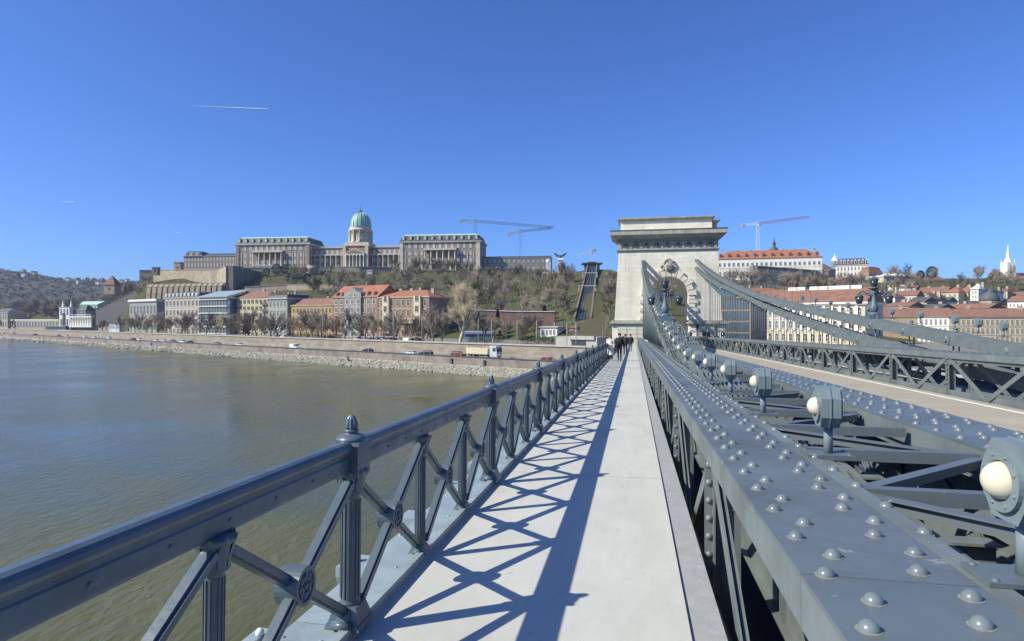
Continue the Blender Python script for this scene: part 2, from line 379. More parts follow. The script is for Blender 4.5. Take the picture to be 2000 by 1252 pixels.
def wall_line(name, label, pts, th, mats, cap=.35, caph=.3, group=None, step=None):
    """pts: (px, depth, z_bottom, z_top); the wall follows the ground plan, with a coping as its own part"""
    c = [(P(px, d), z0, z1) for px, d, z0, z1 in pts]
    o = Vector((c[0][0].x, c[0][0].y, c[0][1])); root = thing(name, label, 'wall', o, 0, group)
    m = MB(); k = MB()
    for (a, a0, a1), (b, b0, b1) in zip(c, c[1:]):
        u = (b - a).normalized(); n = Vector((-u.y, u.x, 0))
        if n.y < 0: n = -n
        def ring(mb, off0, off1, za0, za1, zb0, zb1):
            A = a - o; Bq = b - o; zz = Vector((0, 0, 1))
            v = [A + n*off0, Bq + n*off0, Bq + n*off1, A + n*off1]
            q = [Vector((p.x, p.y, z)) for p, z in zip(v, (za0, zb0, zb0, za0))] + [Vector((p.x, p.y, z)) for p, z in zip(v, (za1, zb1, zb1, za1))]
            mb.add(q, [(3,2,1,0),(4,5,6,7),(0,1,5,4),(1,2,6,5),(2,3,7,6),(3,0,4,7)])
        ring(m, 0, th, a0 - o.z, a1 - o.z, b0 - o.z, b1 - o.z)
        if cap: ring(k, -cap, th + cap, a1 - o.z, a1 - o.z + caph, b1 - o.z, b1 - o.z + caph)
    m.build('masonry', mats[0], root)
    if cap: k.build('coping', mats[1], root)
    return root
def along(k, px0, px1, n, z0, z1, dd=0):
    return [(px, row(k, px)[0] + dd, z0, z1) for px in [px0 + (px1 - px0) * i / n for i in range(n + 1)]]
LQ = wall_line('quay_wall', 'low stained stone quay wall with dark coping above the riverside boulders', along(1, -400, 1236, 40, -10.6, -8.0, .2), .8, ('quay_pink', 'dark_iron'), .2, .16)
UQ = wall_line('quay_wall', 'long sandy stone upper quay wall behind the riverside traffic lanes', along(3, -400, 1236, 40, -9.0, STREET + .75, .2), .6, ('quay_stone', 'coping'), .3, .4)
# iron fender posts standing against the lower wall
for px, lab in ((882, 'dark iron fender post on the quay wall, left of the pair below the truck'), (946, 'dark iron fender post on the quay wall, right of the pair below the truck'),
                (296, 'dark fender post on the far quay wall below the parked traffic'), (680, 'short dark mooring post standing among the riverside boulders')):
    d = row(1, px)[0] - (.1 if px != 680 else 4); p = P(px, d); r = .22
    t = thing('fender_post', lab, 'post', (p.x, p.y, WATER - 1))
    MB().box(-r, r, -r, r, 0, 4.2 if px != 680 else 3.2).build('post_shaft', 'dark_iron', t)
    MB().box(-r * 1.4, r * 1.4, -r * 1.4, r * 1.4, 4.2 if px != 680 else 3.2, 4.4 if px != 680 else 3.35).build('post_cap', 'dark_iron', t)
# boulders along the water
rp = MB()
ICO = [(0,0,1)] + [(math.cos(R(72*i))*.894, math.sin(R(72*i))*.894, .447) for i in range(5)] + [(math.cos(R(72*i+36))*.894, math.sin(R(72*i+36))*.894, -.447) for i in range(5)]
IF = [(0,1+i,1+(i+1)%5) for i in range(5)] + [(1+i,6+i,1+(i+1)%5) for i in range(5)] + [(6+i,6+(i+1)%5,1+(i+1)%5) for i in range(5)]
for i in range(6500):
    px = random.uniform(-60, 1225) if random.random() < .5 else random.uniform(350, 1225)
    t = random.random(); w = qd(px); d = w - 2.0 + t * (w * .03 + 3.0)
    z = WATER + (-.2 + 2.0 * t) * .8; p = P(px, d); r = random.uniform(.3, .75) * (1 if px > 500 else 1.3)
    sx, sy, sz = (random.uniform(.7, 1.3) for _ in range(3)); a = random.uniform(0, 6.28); ca, sa = math.cos(a), math.sin(a)
    rp.add([(p.x + r*(x*sx*ca - y*sy*sa), p.y + r*(x*sx*sa + y*sy*ca), z + r*zz*sz*.8) for x, y, zz in
            [(x*random.uniform(.8,1.15), y*random.uniform(.8,1.15), q*random.uniform(.8,1.1)) for x, y, q in ICO]], IF)
stuff(tag(rp.build('riprap_boulders', 'riprap'), 'pale rough boulders piled along the waterline below the quay wall', 'boulders'))

# far wooded hills on the left, with scattered houses
ridge = [(-500, 522), (0, 527), (50, 533), (90, 541), (130, 546), (180, 549), (260, 551), (330, 556), (420, 565)]
vs = []; fs = []; cl = list(range(-500, 421, 20)); HR = [(900, 0.0), (1000, .16), (1150, .42), (1350, .75), (1600, 1.0), (2100, 1.0)]
random.seed(3)
for d, t in HR:
    for px in cl:
        zt = Z(lerp(ridge, px), 1600); p = P(px, d); vs.append((p.x, p.y, -8 + (zt + 8) * t * (1 + random.uniform(-.02, .02)) - (6 if d > 2000 else 0)))
nc = len(cl)
for a in range(len(HR) - 1):
    for b in range(nc - 1): fs.append((a*nc+b, a*nc+b+1, (a+1)*nc+b+1, (a+1)*nc+b))
struct(MB().add(vs, fs).build('distant_hills', 'far_hill'))
def zH(px, d):
    zt = Z(lerp(ridge, px), 1600); t = lerp(HR, d); return -8 + (zt + 8) * t
fw = MB()
for i in range(2600):
    px = random.uniform(-80, 400); d = random.uniform(920, 1640); p = P(px, d); z = zH(px, d); r = random.uniform(2.6, 4.6)
    fw.m = 0 if random.random() < .9 else 1
    for k in range(7):
        a = random.uniform(0, 6.28); q = Vector((math.cos(a), math.sin(a), random.uniform(.1, 1.6))) * r * .6
        c = Vector((p.x, p.y, z)) + q; e = r * random.uniform(.35, .6)
        fw.add([c + Vector((random.uniform(-e, e), random.uniform(-e, e), random.uniform(-e, e))) for _ in range(4)], [(0,1,2), (0,2,3), (1,2,3), (0, 1, 3)])
stuff(tag(fw.build('distant_wood', [mat('far_twig', (.105, .095, .08), rough=1, var=.3, scale=.05), 'conifer']), 'bare grey-brown woods covering the distant hills at the left edge', 'woods'))

# ================================================================ BRIDGE
YEND = 115.0
TY = 118.0                        # front face of the tower
# ---- footway and kerb, road
struct(MB().box(-1.66, .345, -4, YEND, -.25, 0).build('footway', 'footway', None, (0,0,0), BROT))
fj = MB()
for y in (33.0, 61.0, 89.0): MB().box(-1.66, .345, y, y + .05, .001, .004).build('expansion_joint', 'deck_dark', bpy.data.objects['footway'])
for i in range(18): MB().box(-1.66, .345, 1.9 + i * 6.1, 1.906 + i * 6.1, .0005, .002).build('seam', 'limestone_trim', bpy.data.objects['footway'])
struct(MB().box(.353, .56, -4, YEND, -.30, -.02).build('tread_strip', 'tread', None, (0,0,0), BROT))
struct(MB().box(3.75, 9.65, -4, YEND + 18, -.35, -.06).build('road', 'road', None, (0,0,0), BROT))
MB().box(9.15, 9.27, -4, YEND, -.058, -.052).build('edge_line', 'paint_white', bpy.data.objects['road'])
struct(MB().box(.5, 3.74, -4, YEND, -.95, -.85).build('dark_gap_plate', 'deck_dark', None, (0,0,0), BROT))  # added plate closing the gap; its near-black colour stands for the shade below
struct(MB().box(10.5, 15.2, -4, YEND, -.3, -.08).build('far_footway', 'footway', None, (0,0,0), BROT))

# ---- railing
RX = -1.722
rail = thing('railing', 'blue-grey cast-iron railing with fluted posts and crossed braces beside the river', 'railing', (RX, 0, 0), BROT); rail.scale = (1, 1, 1.04)
BAY = 3.8
mains = [3.53 + BAY * i for i in range(30)]
prof = [(-.022,.985),(.022,.985),(.03,1.00),(.03,1.07),(.024,1.078),(.024,1.087),(.036,1.094),(.036,1.104),(.046,1.112),(.052,1.128),(.05,1.146),(.038,1.160),(.018,1.168),
        (-.018,1.168),(-.038,1.160),(-.05,1.146),(-.052,1.128),(-.046,1.112),(-.036,1.104),(-.036,1.094),(-.024,1.087),(-.024,1.078),(-.03,1.07),(-.03,1.00)]
prof = [(x, z - .03) for x, z in prof]
def rail_mesh(L):
    m = MB(); m.prism(prof, 'y', 0, L)
    k = int(L / .32)
    for i in range(k):
        y = (i + .5) * L / k
        for s in (1, -1): m.dome((s * .03, y, 1.005), .011, .008 * 1, 6, 2, (s, 0, 0))
    return m.mesh('handrail', 'rail_paint')
def post_mesh(r, h0, h1):
    m = MB(); m.s = False
    m.lathe([(r * 1.12, h0), (r * 1.12, h0 + .02), (r, h0 + .04), (r, h1 - .04), (r * 1.1, h1 - .02), (r * 1.1, h1)], 28, flute=0.0)
    n = 14
    for i in range(n):               # raised fillets between the flutes
        a = 2 * math.pi * i / n; c = Vector((math.cos(a), math.sin(a), 0)) * r * 1.0
        m.bar((c.x, c.y, h0 + .05), (c.x, c.y, h1 - .05), r * .2, r * .22, (-math.sin(a), math.cos(a), 0))
    return m.mesh('post', 'rail_paint')
def capital_mesh(r, z0, z1):
    m = MB(); m.s = True; h = z1 - z0
    m.lathe([(r * 1.0, z0), (r * 1.25, z0 + .01), (r * 1.05, z0 + .03), (r * 1.1, z0 + h * .4), (r * 1.35, z0 + h * .75), (r * 1.65, z1 - .02), (r * 1.65, z1)], 16)
    m.s = False
    for i in range(8):               # upright leaves curling outwards at the tip
        a = 2 * math.pi * (i + .5) / 8; ca, sa = math.cos(a), math.sin(a)
        pts = []
        for t, w, o in ((0, .35, 1.10), (.3, .48, 1.2), (.6, .46, 1.42), (.85, .30, 1.66), (.97, .08, 1.70)):
            rr = r * o; z = z0 + .02 + h * .95 * t; e = r * w
            pts.append(((rr*ca - e*sa, rr*sa + e*ca, z), (rr*ca + e*sa, rr*sa - e*ca, z), (rr*1.06*ca, rr*1.06*sa, z)))
        vs = [q for tri in pts for q in tri]
        m.add(vs, [f for k in range(4) for f in ((3*k, 3*k+2, 3*k+5, 3*k+3), (3*k+2, 3*k+1, 3*k+4, 3*k+5))])
    return m.mesh('capital', 'rail_paint')
def base_mesh(r, z0, z1):
    m = MB(); h = z1 - z0
    m.frus((-r*1.8, r*1.8, -r*1.9, r*1.9), z0, (-r*1.7, r*1.7, -r*1.7, r*1.7), z0 + h*.25)
    m.frus((-r*1.6, r*1.6, -r*1.6, r*1.6), z0 + h*.25, (-r*1.15, r*1.15, -r*1.15, r*1.15), z1)
    for s in (-1, 1):                # scroll feet along the rail
        m.s = True; m.cyl((-r*.9, s*r*2.0, z0 + h*.28), (r*.9, s*r*2.0, z0 + h*.28), h*.2, None, 10); m.s = False
        m.prism([(s*r*1.2, z0 + h*.1), (s*r*2.1, z0 + h*.1), (s*r*1.3, z0 + h*.85)], 'x', -r*.7, r*.7)
    return m.mesh('post_base', 'rail_paint')
def finial_mesh():
    m = MB()
    m.frus((-.085, .085, -.088, .088), .925, (-.085, .085, -.088, .088), 1.11)
    m.frus((-.098, .098, -.10, .10), 1.11, (-.092, .092, -.095, .095), 1.13)
    m.s = True
    m.lathe([(.098, 1.13), (.094, 1.146), (.074, 1.162), (.05, 1.17), (.036, 1.176), (.046, 1.184), (.046, 1.192), (.038, 1.197)], 20)
    m.s = False
    m.lathe([(.032, 1.192), (.040, 1.207), (.038, 1.232), (.028, 1.260), (.014, 1.278), (.004, 1.283)], 20, flute=.16)
    return m.mesh('finial', 'rail_paint')
def rosette_mesh():
    m = MB(); m.s = False
    m.cyl((-.05, 0, 0), (.05, 0, 0), .088, None, 24)
    for s in (-1, 1):
        pr = [(.088, .05), (.088, .058), (.07, .058), (.068, .05)]
        vs = []; fs = []; n = 24
        for r_, x in pr:
            for i in range(n): a = 2*math.pi*i/n; vs.append((s*x, r_*math.cos(a), r_*math.sin(a)))
        for j in range(3):
            for i in range(n): fs.append((j*n+i, j*n+(i+1)%n, (j+1)*n+(i+1)%n, (j+1)*n+i))
        m.add(vs, fs)
        for i in range(8):
            a = 2*math.pi*i/8
            m.ball((s*.052, .043*math.cos(a), .043*math.sin(a)), .019, 6, 4, .5, 1, 1)
        m.dome((s*.05, 0, 0), .017, .016, 8, 3, (s, 0, 0))
    return m.mesh('rosette', 'rail_paint')
def brace_mesh(L, H):
    m = MB(); d = Vector((0, L, H))
    m.bar((0, 0, 0), d, .044, .056)
    for s in (-1, 1):                # raised rib along both faces
        m.bar((s*.028, 0, 0), d + Vector((s*.028, 0, 0)), .016, .030)
    return m.mesh('brace', 'rail_paint')
HR0 = rail_mesh(BAY)
PM, PS = post_mesh(.056, .16, .83), post_mesh(.040, .10, .84)
CM, CS = capital_mesh(.062, .815, .955), capital_mesh(.052, .815, .955)
BM, BS = base_mesh(.062, .05, .17), base_mesh(.04, .05, .11)
FM, RM = finial_mesh(), rosette_mesh()
PAN = BAY / 3
BU, BD = brace_mesh(PAN - .10, .77), brace_mesh(PAN - .10, -.77)
plate = MB(); plate.box(-.34, .06, 0, BAY - .012, 0, .05); plate.box(.0, .06, .0, BAY - .012, .05, .07)
for y in (.25, .95, 1.65, 2.3, 3.0, 3.6):
    plate.dome((-.30, y, .05), .014, .01, 6, 2); plate.dome((-.06, y, .05), .014, .01, 6, 2)
PLM = plate.mesh('base_plate', 'kerb_paint')
bm_ = MB(); bm_.box(-.52, -.30, -.14, .14, -.03, .045); bm_.frus((-.5, -.34, -.1, .1), -.2, (-.52, -.3, -.14, .14), -.03)
BKM = bm_.mesh('bracket', 'kerb_paint')
bl_ = MB(); bl_.s = True; bl_.m = 0; bl_.cyl((-.42, 0, .045), (-.42, 0, .075), .028, .03, 10); bl_.m = 1; bl_.ball((-.42, 0, .088), .026, 10, 6)
BULB = bl_.mesh('strip_light', ['lamp_housing', 'white_glass'])
def cross(ya, yb):
    L = yb - ya; s = (L - .10) / (PAN - .10)
    for me, z in ((BU, .13), (BD, .90)): ob('brace', me, rail, (.018 if me is BU else -.018, ya + .05, z), (0,0,0), (1, s, 1))
    ob('rosette', RM, rail, (0, (ya + yb) / 2, .515), (0, 0, 0), (1.1, 1.1, 1.1))
def mid_post(y):
    p = ob('slim_post', PS, rail, (0, y, 0)); ob('capital', CS, p); ob('post_base', BS, p)
def main_post(y):
    p = ob('post', PM, rail, (0, y, 0)); ob('capital', CM, p); ob('post_base', BM, p); ob('finial', FM, p)
for i, y in enumerate(mains):
    main_post(y)
    ob('handrail', HR0, rail, (0, y, 0)); ob('base_plate', PLM, rail, (0, y - .05, 0))
    mid_post(y + PAN); mid_post(y + 2 * PAN)
    for k in range(3): cross(y + k * PAN, y + (k + 1) * PAN)
    if i < 14:
        ob('bracket', BKM, rail, (0, y - .3, 0)); ob('strip_light', BULB, rail, (0, y - .3, 0))
        ob('bracket', BKM, rail, (0, y + PAN - .3, 0)); ob('bracket', BKM, rail, (0, y + 2 * PAN - .3, 0)); ob('strip_light', BULB, rail, (0, y + PAN - .3, 0))
main_post(mains[-1] + BAY)
# the bay beside the camera
for k in (1, 2): mid_post(3.53 - k * PAN); cross(3.53 - k * PAN, 3.53 - (k - 1) * PAN)
main_post(3.53 - BAY); cross(3.53 - BAY, 3.53 - 2 * PAN)
ob('handrail', HR0, rail, (0, 3.53 - BAY, 0)); ob('handrail', HR0, rail, (0, 3.53 - 2 * BAY, 0)); ob('base_plate', PLM, rail, (0, 3.53 - BAY - .05, 0))

# ---- stiffening girders
RIV = MB(); RIV.s = True; RIV.dome((0, 0, 0), .034, .033, 14, 5); RIV.s = False; RIV.m = 1; RIV.lathe([(.0395, 0), (.0395, .002)], 14)
RIV = RIV.mesh('rivet', ['rivet_steel', 'paint_ring'])
RIV_S = MB(); RIV_S.s = True; RIV_S.dome((0, 0, 0), .024, .02, 10, 3); RIV_S = RIV_S.mesh('rivet', 'steel_side')
def girder(label, x0, x1, top, rows, n_single, y_first, pitch, face=-1, low=-.5, group='stiffening girders of the bridge'):
    """twin-web riveted girder: x0..x1 flange, top height, rivet rows on the flange, posts and V braces on the web"""
    g = thing('stiffening_girder', label, 'girder', ((x0 + x1) / 2, 0, 0), BROT, group); cx = (x0 + x1) / 2; a, b = x0 - cx, x1 - cx
    L = 6.02; n = int((YEND + 4) / L) + 1
    pm = MB(); pm.box(a, b, 0, L - .006, top - .022, top); pm = pm.mesh('top_plate', 'steel')
    ang = MB()
    for s, e in ((-1, a), (1, b)):
        ang.box(e - (.0 if s < 0 else .012), e + (.012 if s < 0 else .0), 0, L - .006, top - .19, top - .022)
        ang.box(min(e, e - s*.10), max(e, e - s*.10), 0, L - .006, top - .206, top - .191)
    ang = ang.mesh('edge_angle', 'steel_side')
    web = MB()
    for s, e in ((-1, a + .07), (1, b - .07)):
        web.box(e - .008, e + .008, 0, L, top - .30, top - .022); web.box(e - .008, e + .008, 0, L, low, low + .2)
        web.box(e - .08, e + .08, 0, L, low - .02, low)
    web = web.mesh('web', 'steel_side')
    for i in range(n):
        y = -3.5 + i * L
        p = ob('top_plate', pm, g, (0, y, 0)); ob('edge_angle', ang, g, (0, y, 0)); ob('web', web, g, (0, y, 0))
    # posts: an angle with its rivet column, gusset and two leaning braces per panel
    post = MB()
    for s, e in ((-1, a + .05), (1, b - .05)):
        post.box(e - .075, e + .05, -.008, .008, low, top - .19);
        if s < 0 and e < 0: post.box(e + .055, e + .23, .03, .046, low, top - .22); post.box(e + .055, e + .27, .022, .03, top - .62, top - .2)
        post.box(e - .008, e + .008, -.07, .0, low, top - .13); post.box(e - .008, e + .008, .008, .16, low, top - .13)
    post = post.mesh('post', 'steel_side')
    gus = MB()
    for e in (a + .055, b - .055): gus.prism([(-.34, top - .13), (.34, top - .13), (.20, top - .40), (-.20, top - .40)], 'x', e - .006, e + .006)
    gus = gus.mesh('gusset', 'steel_side')
    H = top - .2 - low
    br = []
    for s in (-1, 1):
        m = MB()
        for e in (a + .035, b - .035):
            m.bar((e, 0, 0), (e, s * pitch / 2, -H), .014, .13); m.bar((e + .03, s * .05, 0), (e + .03, s * (pitch / 2 + .05), -H), .05, .012)
        br.append(m.mesh('brace', 'steel_side'))
    rc = MB()
    k = int((top - .2 - low) / .155); rc.s = True
    for j in range(k):
        rc.dome((a + .012, -.008, top - .22 - j * .155), .03, .026, 9, 3, (0, -1, 0)); rc.dome((b - .03, -.008, top - .22 - j * .155), .022, .018, 8, 3, (0, -1, 0))
        rc.dome((a + .042, .1, top - .22 - j * .155), .022, .018, 8, 3, (-1, 0, 0))
    rc = rc.mesh('rivet_column', 'rivet_steel')
    y = y_first
    while y < YEND:
        p = ob('post', post, g, (0, y, 0)); stuff(ob('rivet_column', rc, p)); ob('gusset', gus, p)
        for s, me in zip((-1, 1), br): ob('brace', me, g, (0, y + s * .1, top - .2))
        y += pitch
    # flange rivets
    rest = MB(); rest.s = True; cnt = 0; spots = []
    for off, ph in rows:
        y = -1.0 + ph
        while y < YEND: spots.append((y, off)); y += .44
    spots.sort()
    for y, off in spots:
        if y < .2: continue
        if cnt < n_single: ob('rivet', RIV, g, (off - cx, y, top)); cnt += 1
        elif y < 70: rest.dome((off - cx, y, top), .037, .03, 6 if y < 30 else 5, 2)
    if rest.v: stuff(rest.build('rivets_beyond', 'rivet_steel', g))
    return g
G1 = girder('broad riveted steel girder running beside the footway, nearest on the right', .63, 1.345, .925, [(.72, 0), (.81, .22), (1.08, .1), (1.157, .32), (1.318, .18)], 230, 1.28, 4.3, low=-.62)
G2 = girder('riveted steel girder beyond the row of lamps, bordering the roadway', 2.76, 3.58, .925, [(2.84, .05), (3.05, .1), (3.13, .32), (3.40, .2), (3.48, .42)], 120, .6, 4.3)
G3 = girder('tall girder with open V braces along the far side of the roadway', 9.70, 10.45, 1.29, [(9.8, 0), (10.3, .2)], 0, 4.3, 4.36, low=-.1)
G4 = girder('outermost girder behind the far suspension chain, mostly hidden', 12.15, 12.9, 1.10, [], 0, 2.1, 4.36, low=-.1)
# seams and chips on the nearest flange
MB().box(1.245 - .9875, 1.345 - .9875 - .006, -3.5, YEND, .9255, .931).build('edge_strip', 'steel_side', G1)
MB().box(3.58 - 3.17 + .002, 3.58 - 3.17 + .13, -3.5, YEND, -.2, .80).build('side_web', 'steel_side', G2)

# ---- lacing bars between the two near girders
lac = thing('lacing', 'open lattice of steel bars bridging the dark gap between the near girders', 'lattice', (2.04, 0, 0), BROT)
tb = MB(); tb.box(-.66, .66, -.045, .045, .878, .892); tb.box(-.66, .66, -.045, -.033, .80, .878); tb = tb.mesh('cross_bar', 'steel')
db = []
for s in (-1, 1):
    m = MB(); m.bar((-.64 * s, -.62, .862), (.64 * s, .62, .862), .085, .012, (1, -s, 0)); m.bar((-.64 * s, -.62, .82), (.64 * s, .62, .82), .012, .075, (1, -s, 0)); db.append(m.mesh('diagonal_bar', 'steel'))
y = .1; i = 0
while y < 17.5:
    ob('cross_bar', tb, lac, (0, y, 0)); ob('diagonal_bar', db[i % 2], lac, (0, y + .68, 0)); i += 1; y += 1.36
# deep cross girders down in the gap
cg = MB(); cg.box(-.66, .66, -.01, .01, -.6, .25); cg.box(-.66, .66, -.09, .09, .25, .27); cg = cg.mesh('cross_girder', 'steel_side')
y = 1.0
while y < 19: ob('cross_girder', cg, lac, (0, y, 0)); y += 2.15

# ---- suspension chains (upper and lower on each side)
UP = [(-6, .35), (5, .48), (10, .78), (15, 1.12), (20.7, 1.55), (23.2, 1.78), (26.5, 2.07), (29.2, 2.32), (32.7, 2.62), (37.3, 3.04), (43.4, 3.68), (50, 4.35), (58.2, 5.3), (70, 6.95), (80, 8.45), (89.2, 10.0), (104, 12.75), (122, 16.4)]
LO = [(-6, -.35), (6, -.2), (12, .05), (18, .50), (24, .98), (30, 1.52), (34.9, 1.92), (40, 2.46), (49.7, 3.56), (57, 4.55), (65.7, 5.84), (78, 7.6), (89, 9.0), (104, 11.5), (122, 14.9)]
LK = 3.6
def link_mesh(n, w, h):
    m = MB(); L = LK + .30
    for i in range(n):
        x = -w / 2 + w * i / (n - 1)
        m.prism([(-.22, -h*.28), (-.10, -h*.5), (.25, -h*.5), (.5, -h*.42), (LK - .5, -h*.42), (LK - .25, -h*.5), (LK + .10, -h*.5), (LK + .22, -h*.28),
                 (LK + .22, h*.28), (LK + .10, h*.5), (LK - .25, h*.5), (LK - .5, h*.42), (.5, h*.42), (.25, h*.5), (-.10, h*.5), (-.22, h*.28)], 'x', x - .019, x + .019)
    return m
def chain(label, X, tab, h, n, w, y0, side, hang, cap_m='cast_iron'):
    c = thing('suspension_chain', label, 'chain', (X, 0, 0), BROT, 'suspension chains of the bridge')
    lm = [link_mesh(n, w, h).mesh('link', 'steel_side'), link_mesh(n - 1, w * .9, h).mesh('link', 'steel_side')]
    pin = MB(); pin.s = True; pin.cyl((-w/2 - .07, 0, 0), (w/2 + .07, 0, 0), .11, None, 12); pin = pin.mesh('pin', 'steel_side')
    y = y0; i = 0
    while y < TY - .2:
        h0 = lerp(tab, y) - h / 2; y1 = min(y + LK, TY + .3); h1 = lerp(tab, y1) - h / 2
        sl = math.atan2(h1 - h0, y1 - y); ln = math.hypot(h1 - h0, y1 - y)
        ob('link', lm[i % 2], c, (0, y, h0), (sl, 0, 0), (1, ln / LK, 1)); ob('pin', pin, c, (0, y, h0))
        bot = hang
        if h0 > bot + .3:
            r = MB(); r.s = True
            for dx in (-.09, .09): r.cyl((dx, 0, bot - h0), (dx, 0, -h*.3), .027, None, 6)
            r.cyl((0, 0, h*.42), (0, 0, h*.42 + .16), .07, .05, 8); r.cyl((0, 0, h*.42 + .16), (0, 0, h*.42 + .22), .09, .03, 8)
            ob('hanger', r.mesh('hanger', 'steel_side'), c, (0, y, h0))
        y += LK; i += 1
    return c
XL, XR = 1.72, 11.3
chain('upper chain of flat steel links rising beside the near lamps to the tower', XL, UP, .46, 8, .62, -4.2, -1, .95)
chain('lower chain of flat steel links, seen deep between the near girders', XL, LO, .50, 8, .62, -2.4, -1, .95)
chain('upper chain of flat links sweeping across the right side to the tower', XR, UP, .46, 8, .62, -4.2, 1, 1.1)
chain('lower chain of flat links on the right, just above the far girder', XR, LO, .52, 8, .62, -2.4, 1, 1.1)
# hand lines over the far upper chain
hl = thing('maintenance_railing', 'thin wire hand railing above the far upper chain', 'railing', (XR + .25, 0, 0), BROT)
hm = MB(); y = 44.0
prev = None
while y < TY - 2:
    hh = lerp(UP, y)
    q = Vector((0, y, hh + .95)); hm.cyl((0, y, hh - .1), q, .02, None, 4)
    if prev: hm.cyl(prev, q, .018, None, 4)
    prev = q; y += 2.4
hm.build('wire_rail', 'steel_side', hl)

# ---- lamps with round cream lenses
def lamp_parts():
    hs_ = MB()
    oc = [(-.10, -.19), (.10, -.19), (.16, -.09), (.16, .09), (.10, .19), (-.10, .19), (-.16, .09), (-.16, -.09)]
    hs_.prism(oc, 'x', -.075, .095)
    hs_.prism([(a * 1.06, b * 1.04) for a, b in oc], 'x', .0, .01); hs_.prism([(a * .8, b * .8) for a, b in oc], 'x', .095, .115)
    rg = MB(); n = 28
    vs = []; fs = []
    pr = [(.15, -.075), (.15, -.098), (.098, -.098), (.094, -.08)]
    for r_, x in pr:
        for i in range(n): a = 2*math.pi*i/n; vs.append((x, r_*math.cos(a), r_*math.sin(a)))
    for j in range(3):
        for i in range(n): fs.append((j*n+i, j*n+(i+1)%n, (j+1)*n+(i+1)%n, (j+1)*n+i))
    rg.add(vs, fs)
    for i in range(8):
        a = 2*math.pi*(i + .5)/8; rg.dome((-.098, .125*math.cos(a), .125*math.sin(a)), .010, .01, 6, 2, (-1, 0, 0))
    gl = MB(); gl.s = True; gl.dome((-.08, 0, 0), .092, .09, 24, 8, (-1, 0, 0))
    st = MB(); st.s = True; st.cyl((.02, 0, 0), (.02, 0, .30), .042, None, 14)
    pl = MB(); pl.box(-.20, .22, -.13, .13, 0, .022); pl.s = True
    for a, b in ((-.16, -.1), (-.16, .1), (.18, -.1), (.18, .1)): pl.dome((a, b, .022), .018, .014, 8, 2)
    return (hs_.mesh('housing', 'lamp_housing'), rg.mesh('lens_ring', 'lamp_housing'), gl.mesh('lens', 'globe'), st.mesh('stem', 'lamp_housing'), pl.mesh('base_plate', 'steel'))
LP = lamp_parts()
def lamp(X, Y, h, label, group, flip=False):
    t = thing('bridge_lamp', label, 'lamp', B(X, Y, h), R(180) if flip else 0, group)
    t.scale = (.78, .78, .78); hd = ob('housing', LP[0], t, (0, 0, .47), (0, 0, random.uniform(-.06, .06))); ob('lens_ring', LP[1], hd); ob('lens', LP[2], hd); ob('stem', LP[3], t); ob('base_plate', LP[4], t)
LY = [2.62 + 2.38 * i for i in range(46)]
for i, y in enumerate(LY):
    lamp(1.42, y, max(.935, lerp(UP, y) - .40), 'round-lensed grey lamp beside the near chain, %s one from the camera' % nth(i + 1), 'lamps along the near chain')
fl = [19.6, 21.1, 22.7, 24.2, 25.8, 28.6, 31.5, 34.4, 37.5, 40.6, 43.8, 47]
for i, y in enumerate(fl):
    lamp(XR + .5, y, lerp(UP, y) + .02, 'grey lamp on top of the far chain, %s from the right edge' % nth(i + 1), 'lamps along the far chain', True)

